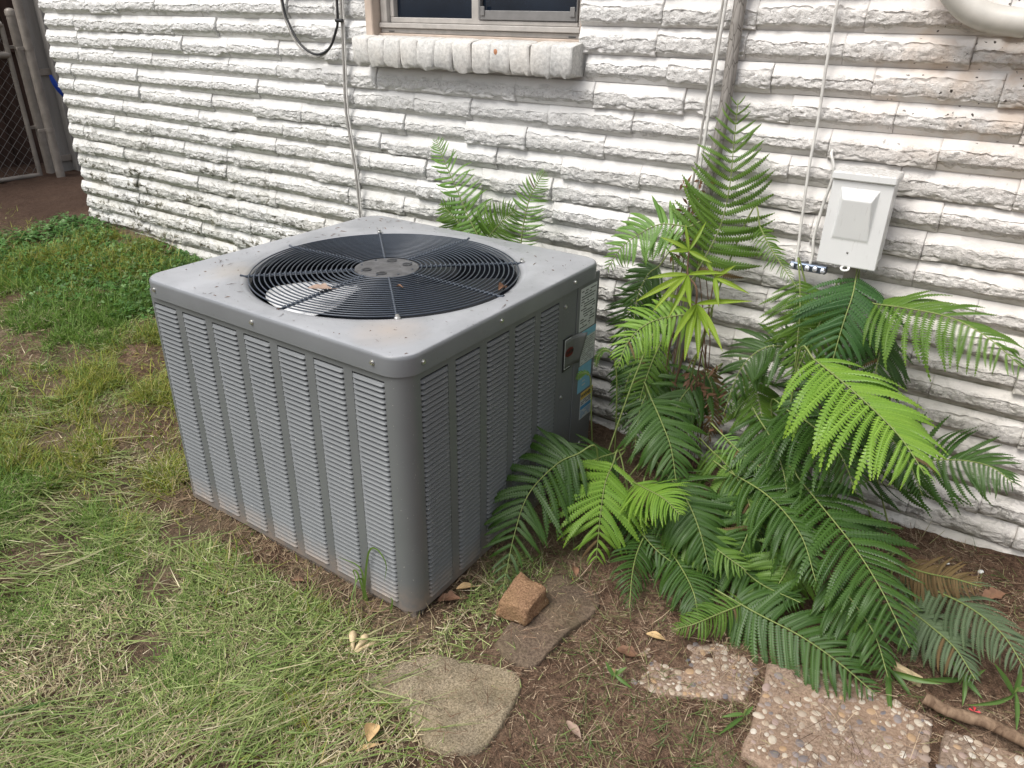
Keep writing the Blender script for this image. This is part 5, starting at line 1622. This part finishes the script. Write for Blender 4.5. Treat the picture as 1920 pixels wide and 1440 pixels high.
TALL=[[(-0.149, 0.009, -0.023), (-0.161, -0.024, 0.056), (-0.137, -0.095, -0.006)], [(-0.163, 0.034, -0.022), (-0.132, -0.012, 0.136), (-0.102, 0.024, 0.167), (-0.074, 0.028, 0.136), (-0.084, 0.024, 0.076)], [(-0.162, 0.023, -0.023), (-0.163, 0.005, 0.077), (-0.241, -0.001, 0.077)], [(-0.155, 0.016, -0.023), (-0.175, 0.005, 0.057), (-0.187, -0.006, 0.047), (-0.119, -0.09, -0.026)], [(-0.073, -0.005, -0.024), (-0.062, 0.026, 0.026), (-0.068, 0.043, 0.037)]]

A = Vector(SHRUB_NODES['A'])
sh = empty('leafy_plant', (.24, .90, gh(.24, .9)), 'yellow-green leafy plant with long pointed leaves in front of the fern', 'plant')
def shp(o): o.matrix_parent_inverse = Matrix.Translation((.24, .90, gh(.24, .9))).inverted(); return o
mb = MB(); mb.tube(spline([(.24, .90, gh(.24, .9)-.01), (.25, .88, .25), Vector(SHRUB_NODES['B']), A, Vector(SHRUB_NODES['C'])], 30), [.0042*(1-.5*i/29) for i in range(30)], 6); shp(mb.build('stem', M['stem_brown'], sh, 180))
mb = MB(); mb.tube(spline([(.28, .91, gh(.28, .9)-.01), (.32, .88, .3), Vector(SHRUB_NODES['D'])], 20), [.0035*(1-.5*i/19) for i in range(20)], 6); shp(mb.build('stem', M['stem_brown'], sh, 180))
mb = MB(); mb.tube(spline([(.36, .92, 0), (.35, .90, .25), (.34, .87, .50)], 16), .002, 5); shp(mb.build('stem', M['stem_brown'], sh, 180))
mb = MB(); mb.tube(spline([(.20, .92, 0), (.22, .90, .3), (.235, .87, .55)], 16), .002, 5); shp(mb.build('stem', M['stem_brown'], sh, 180))
for i, (a, b, w) in enumerate(SHRUB):
    shp(leaf_between(SHM[i % 3], a, b, w*.68, sh, (.3+rnd.uniform(-.3, .3), -.75, .6+rnd.uniform(-.3, .3))))
WEED_LABELS = ['broad-leaved grass weed at the tip of the front fern frond', 'broad-leaved green weed on the soil behind the stick', 'bright green weed at the right edge above the stick', 'tiny seedling weed between the left and middle pavers', 'tiny green weed left of the half buried paver']
for k, (b, ls) in enumerate(WEEDS):
    e = empty('weed', b, WEED_LABELS[k], 'weed', 'small weeds around the pavers'); bb = Vector(b)
    mb = MB(); mb.tube([(0, 0, -.01), (.002, .001, .02), (.004, 0, .035)], .002, 5); mb.build('stem', M['stem'], e)
    for i, (t, w) in enumerate(ls):
        leaf_between(WDM[i % 3], (.002, 0, .012+.004*i), Vector(t)-bb, max(w*.8, .009), e, (.25+rnd.uniform(-.5, .5), -.6, .6+rnd.uniform(-.4, .4)))
# tall blades leaning on the unit's front corner
tg = empty('tall_grass', (-.18, .0, -.02), 'few tall grass blades arching against the louvers near the front corner', 'grass tuft')
for i, ps in enumerate(TALL):
    sp = spline([Vector(p) if p[1] < -.004 or True else p for p in ps], 24)
    V, F = [], []
    for j, p in enumerate(sp):
        p = p.copy(); p.y = min(p.y, -.012) if -.9 < p.x < .0 else p.y
        t = (sp[min(j+1, 23)]-sp[max(j-1, 0)]).normalized(); sd_ = t.cross(Vector((.3, -.9, .3))).normalized()
        w = .0026*(1-(j/23)**2)+.0002
        V += [p-sd_*w, p+sd_*w]
    for j in range(23): F.append((j*2, j*2+1, j*2+3, j*2+2))
    me = mesh('blade', V, F, 180); at = me.attributes.new('tint', 'FLOAT_COLOR', 'POINT')
    cc = np.tile(np.array([.12, .20, .04, 1]), (len(V), 1)); at.data.foreach_set('color', cc.reshape(-1).astype(np.float32))
    o = obj('blade', me, M['grass'], tg); o.matrix_parent_inverse = Matrix.Translation((-.18, 0, -.02)).inverted()

# dried vine and brown fern remains by the wooden strip
dv = empty('dried_vine', (.22, .96, gh(.22, .96)), 'tangle of dead brown vine and fern stems beside the wooden strip', 'dead plant')
def dvp(o): o.matrix_parent_inverse = Matrix.Translation((.22, .96, gh(.22, .96))).inverted(); return o
rv = random.Random(3)
for i in range(16):
    x0 = rv.uniform(.17, .36); ztop = rv.uniform(.3, .9) if i < 8 else rv.uniform(.2, .45)
    mb = MB(); mb.tube(spline([(x0, .93+rv.uniform(-.05, .04), .02), (x0+rv.uniform(-.04, .04), .95, ztop*.5), (min(.24, x0)*.6+.085+rv.uniform(-.03, .03), .985, ztop)], 14), .0016, 5); dvp(mb.build('stem', M['stem_brown'], dv, 180))
mb = MB()
for i in range(170):
    zc = rv.choice((.78, .83, .88, .74, .36, .30, .25, .4)) + rv.uniform(-.05, .05); xc = (.205 if zc > .6 else .33) + rv.gauss(0, .018 if zc > .6 else .045); yc = (.985 if zc > .6 else .88) + rv.uniform(-.02, .01)
    d = Vector((rv.gauss(0, 1), rv.gauss(0, .5), rv.gauss(-.3, 1))).normalized()*rv.uniform(.015, .04); p = Vector((xc, yc, zc))
    sd_ = d.cross(Vector((.3, 1, .2))).normalized()*rv.uniform(.002, .006)
    mb.add([p, p+d*.5+sd_, p+d, p+d*.5-sd_], [(0, 1, 2, 3)])
tag(dvp(mb.build('withered_leaf', M['deadleaf'], dv)), kind='stuff')

# ------------------------------------------------------------------ small things on the ground
def dead_leaf(p, ln, w, yaw, m, label, curl=.35, name='fallen_leaf', lobed=False):
    V, F = [], []; n_ = 10
    for i in range(n_+1):
        t = i/n_; ww = w*math.sin(math.pi*min(.985, .06+t*.93))
        if lobed: ww *= (.55 + .45*abs(math.sin(t*math.pi*2.6)))
        for s in (-1, -.5, 0, .5, 1):
            V.append((ln*(t-.5), ww*s, .004 + curl*ww*s*s + .10*ln*math.sin(t*3.1)*curl + .0015*noise.noise(Vector((t*6, s*3, ln*90)))))
    for i in range(n_):
        for j in range(4):
            a = i*5+j; F.append((a, a+5, a+6, a+1))
    b = len(V)
    V += [(ln*.5, -.0008, .004), (ln*.5, .0008, .004), (ln*.78, .0008, .006), (ln*.78, -.0008, .006)]; F.append((b, b+1, b+2, b+3))
    me = mesh(name, V, F, 180)
    o = obj(name, me, M[m], loc=p, rot=(rnd.uniform(-.15, .15), rnd.uniform(-.15, .15), yaw))
    tag(o, label, 'leaf', 'fallen leaves')
    return o
G = lambda x, y, dz=.006: (x, y, gh(x, y)+dz)
dead_leaf(G(.13, -.29, .014), .045, .016, 2.0, 'tanleaf', 'curled tan leaf on the grass near the bottom edge', .9)
dead_leaf(G(.145, -.318, .010), .05, .006, 1.0, 'tanleaf', 'narrow orange-tan leaf stalk just below the curled tan leaf', .6)
dead_leaf(G(.028, .098, .012), .06, .022, .6, 'deadleaf', 'dark reddish brown leaf under the front corner of the unit', .5, lobed=True)
dead_leaf(G(.035, .155, .012), .05, .010, .9, 'tanleaf', 'pale yellowish leaf beside the lower edge of the unit', .8)
dead_leaf(G(.466, -.043), .055, .010, -.5, 'greyleaf', 'grey-brown narrow leaf on the soil right of the flagstone', .3)
dead_leaf(G(.503, .287), .045, .012, .3, 'tanleaf', 'light tan leaf on the soil behind the half buried paver', .4)
dead_leaf(G(.47, .205), .055, .020, .2, 'deadleaf', 'lobed brown leaf at the left tip of the half buried paver', .35, lobed=True)
dead_leaf(G(.255, .33, .05), .04, .009, 2.2, 'deadleaf', 'reddish leaf standing behind the broken brick', .6)
dead_leaf(G(1.16, .86), .06, .020, .7, 'deadleaf', 'large lobed brown leaf on the soil near the right edge', .3, lobed=True)
dead_leaf(G(-.342, -.066), .035, .010, .4, 'deadleaf', 'small reddish leaf in the clippings before the louvered front', .5)
dead_leaf((-.437, .191, H_+.004), .075, .020, .15, 'greyleaf', 'pale dry leaf lying on the fan grille', .25, lobed=True)
dead_leaf((-.075, .465, H_+.001), .03, .010, 1.6, 'deadleaf', 'brown curled leaf caught at the right rim of the grille', 1.2)
dead_leaf((-.285, .315, H_+.004), .018, .006, .5, 'deadleaf', 'tiny brown leaf scrap on the grille right of the hub', .8)

pod = empty('seed_pod', (-.058, -.14, gh(-.058, -.14)), 'cluster of three dry tan seed pods on the grass before the unit', 'seed pod')
base = Vector((.002, -.018, .008))
for (dx, dy, dz, r0) in ((-.030, .018, .034, .0100), (.000, .036, .024, .0105), (.024, .044, .013, .006)):
    tip = Vector((dx, dy, dz)); d = tip-base
    pts = [base + d*t for t in (0, .2, .42, .6, .78, .92, 1.0)]
    mb = MB(); mb.tube(pts, [.0022, .0038, .0052, r0*.8, r0, r0*.75, .001], 12); mb.build('pod', M['pod'], pod, 180)
mb = MB(); mb.tube(spline([(-.60, -.75, gh(-.6, -.75)+.012), (-.535, -.697, gh(-.535, -.697)+.014), (-.505, -.659, gh(-.505, -.659)+.016), (-.475, -.614, gh(-.475, -.614)+.014)], 20), [.0075, .0072, .007, .0068, .0066, .0064, .0062, .006, .0058, .0056, .0054, .0052, .005, .0048, .0046, .0044, .0042, .004, .0036, .003], 9)
tag(mb.build('green_stalk', M['weed'], None, 180), 'thick pale green cut stalk lying in the grass at the lower left edge', 'stalk')
sp = spline([(1.06, .432, .012), (1.11, .428, .008), (1.18, .436, .012), (1.26, .432, .010), (1.38, .45, .012)], 40)
mb = MB(); mb.tube([p + Vector((0, .003*noise.noise(Vector((p.x*60, 0, 0))), .002*noise.noise(Vector((p.x*50, 5, 0))))) for p in sp], [.0125 + .0022*noise.noise(Vector((i*.5, 2, 0))) for i in range(40)], 10)
tag(mb.build('stick', M['stick'], None, 60), 'brown bark-covered stick lying behind the corner paver', 'stick')
rough_block('wood_scrap', [(.99, .515, .006), (1.05, .500, .006), (1.052, .487, .005), (.992, .500, .005)], [(.99, .515, -.02), (1.05, .500, -.02), (1.052, .487, -.02), (.992, .500, -.02)], 'pod', 'small pale piece of wood on the soil below the front frond', 'wood scrap', .001, .001)
for (x, y, s_, lab) in ((1.05, .93, .006, 'tiny white scrap on the soil under the right fern'), (1.126, .937, .008, 'white crumpled scrap on the soil near the wall foot'), (-1.64, .022, .009, 'small white scrap in the grass at the left')):
    mb = MB(); mb.lathe([(s_*.4, -s_*.4), (s_, 0), (s_*.7, s_*.5), (0, s_*.7)], 6); o = mb.build('scrap', M['paper'], None); o.location = G(x, y, .006); o.rotation_euler = (.4, .3, x*9); tag(o, lab, 'scrap', 'white scraps')
mb = MB()
for i in range(3):
    a = i*1.7; mb.add([(0, 0, .002), (.009*math.cos(a-.4), .009*math.sin(a-.4), .006), (.012*math.cos(a), .012*math.sin(a), .005), (.009*math.cos(a+.4), .009*math.sin(a+.4), .006)], [(0, 1, 2, 3)])
o = mb.build('red_petal', M['redflower']); o.location = G(1.156, .475, .004); tag(o, 'small red fallen petals on the soil behind the stick', 'petal')

# dry bits blown onto the unit's top
r3 = np.random.default_rng(4); mb = MB()
for i in range(420):
    x, y = r3.uniform(-.885, -.01), r3.uniform(.01, .855)
    d = math.hypot(x-GC.x, y-GC.y)
    if d < RO+.006 or abs(x+.445) > .435 or abs(y-.431) > .42: continue
    if r3.random() > .45 + .5*(x < -.5): continue
    a = r3.uniform(0, 6.28); l_ = r3.gamma(2, .005); w = r3.uniform(.0004, .0011)
    dx, dy = math.cos(a)*l_, math.sin(a)*l_; nx_, ny_ = -math.sin(a)*w, math.cos(a)*w; z = H_ + .0012
    mb.add([(x-nx_, y-ny_, z), (x+nx_, y+ny_, z), (x+dx*.5+nx_*1.5, y+dy*.5+ny_*1.5, z+.0015), (x+dx, y+dy, z)], [(0, 3, 2, 1)])
tag(mb.build('dry_grass_bits', M['stem_brown']), 'dry grass bits scattered over the top of the unit', kind='stuff')
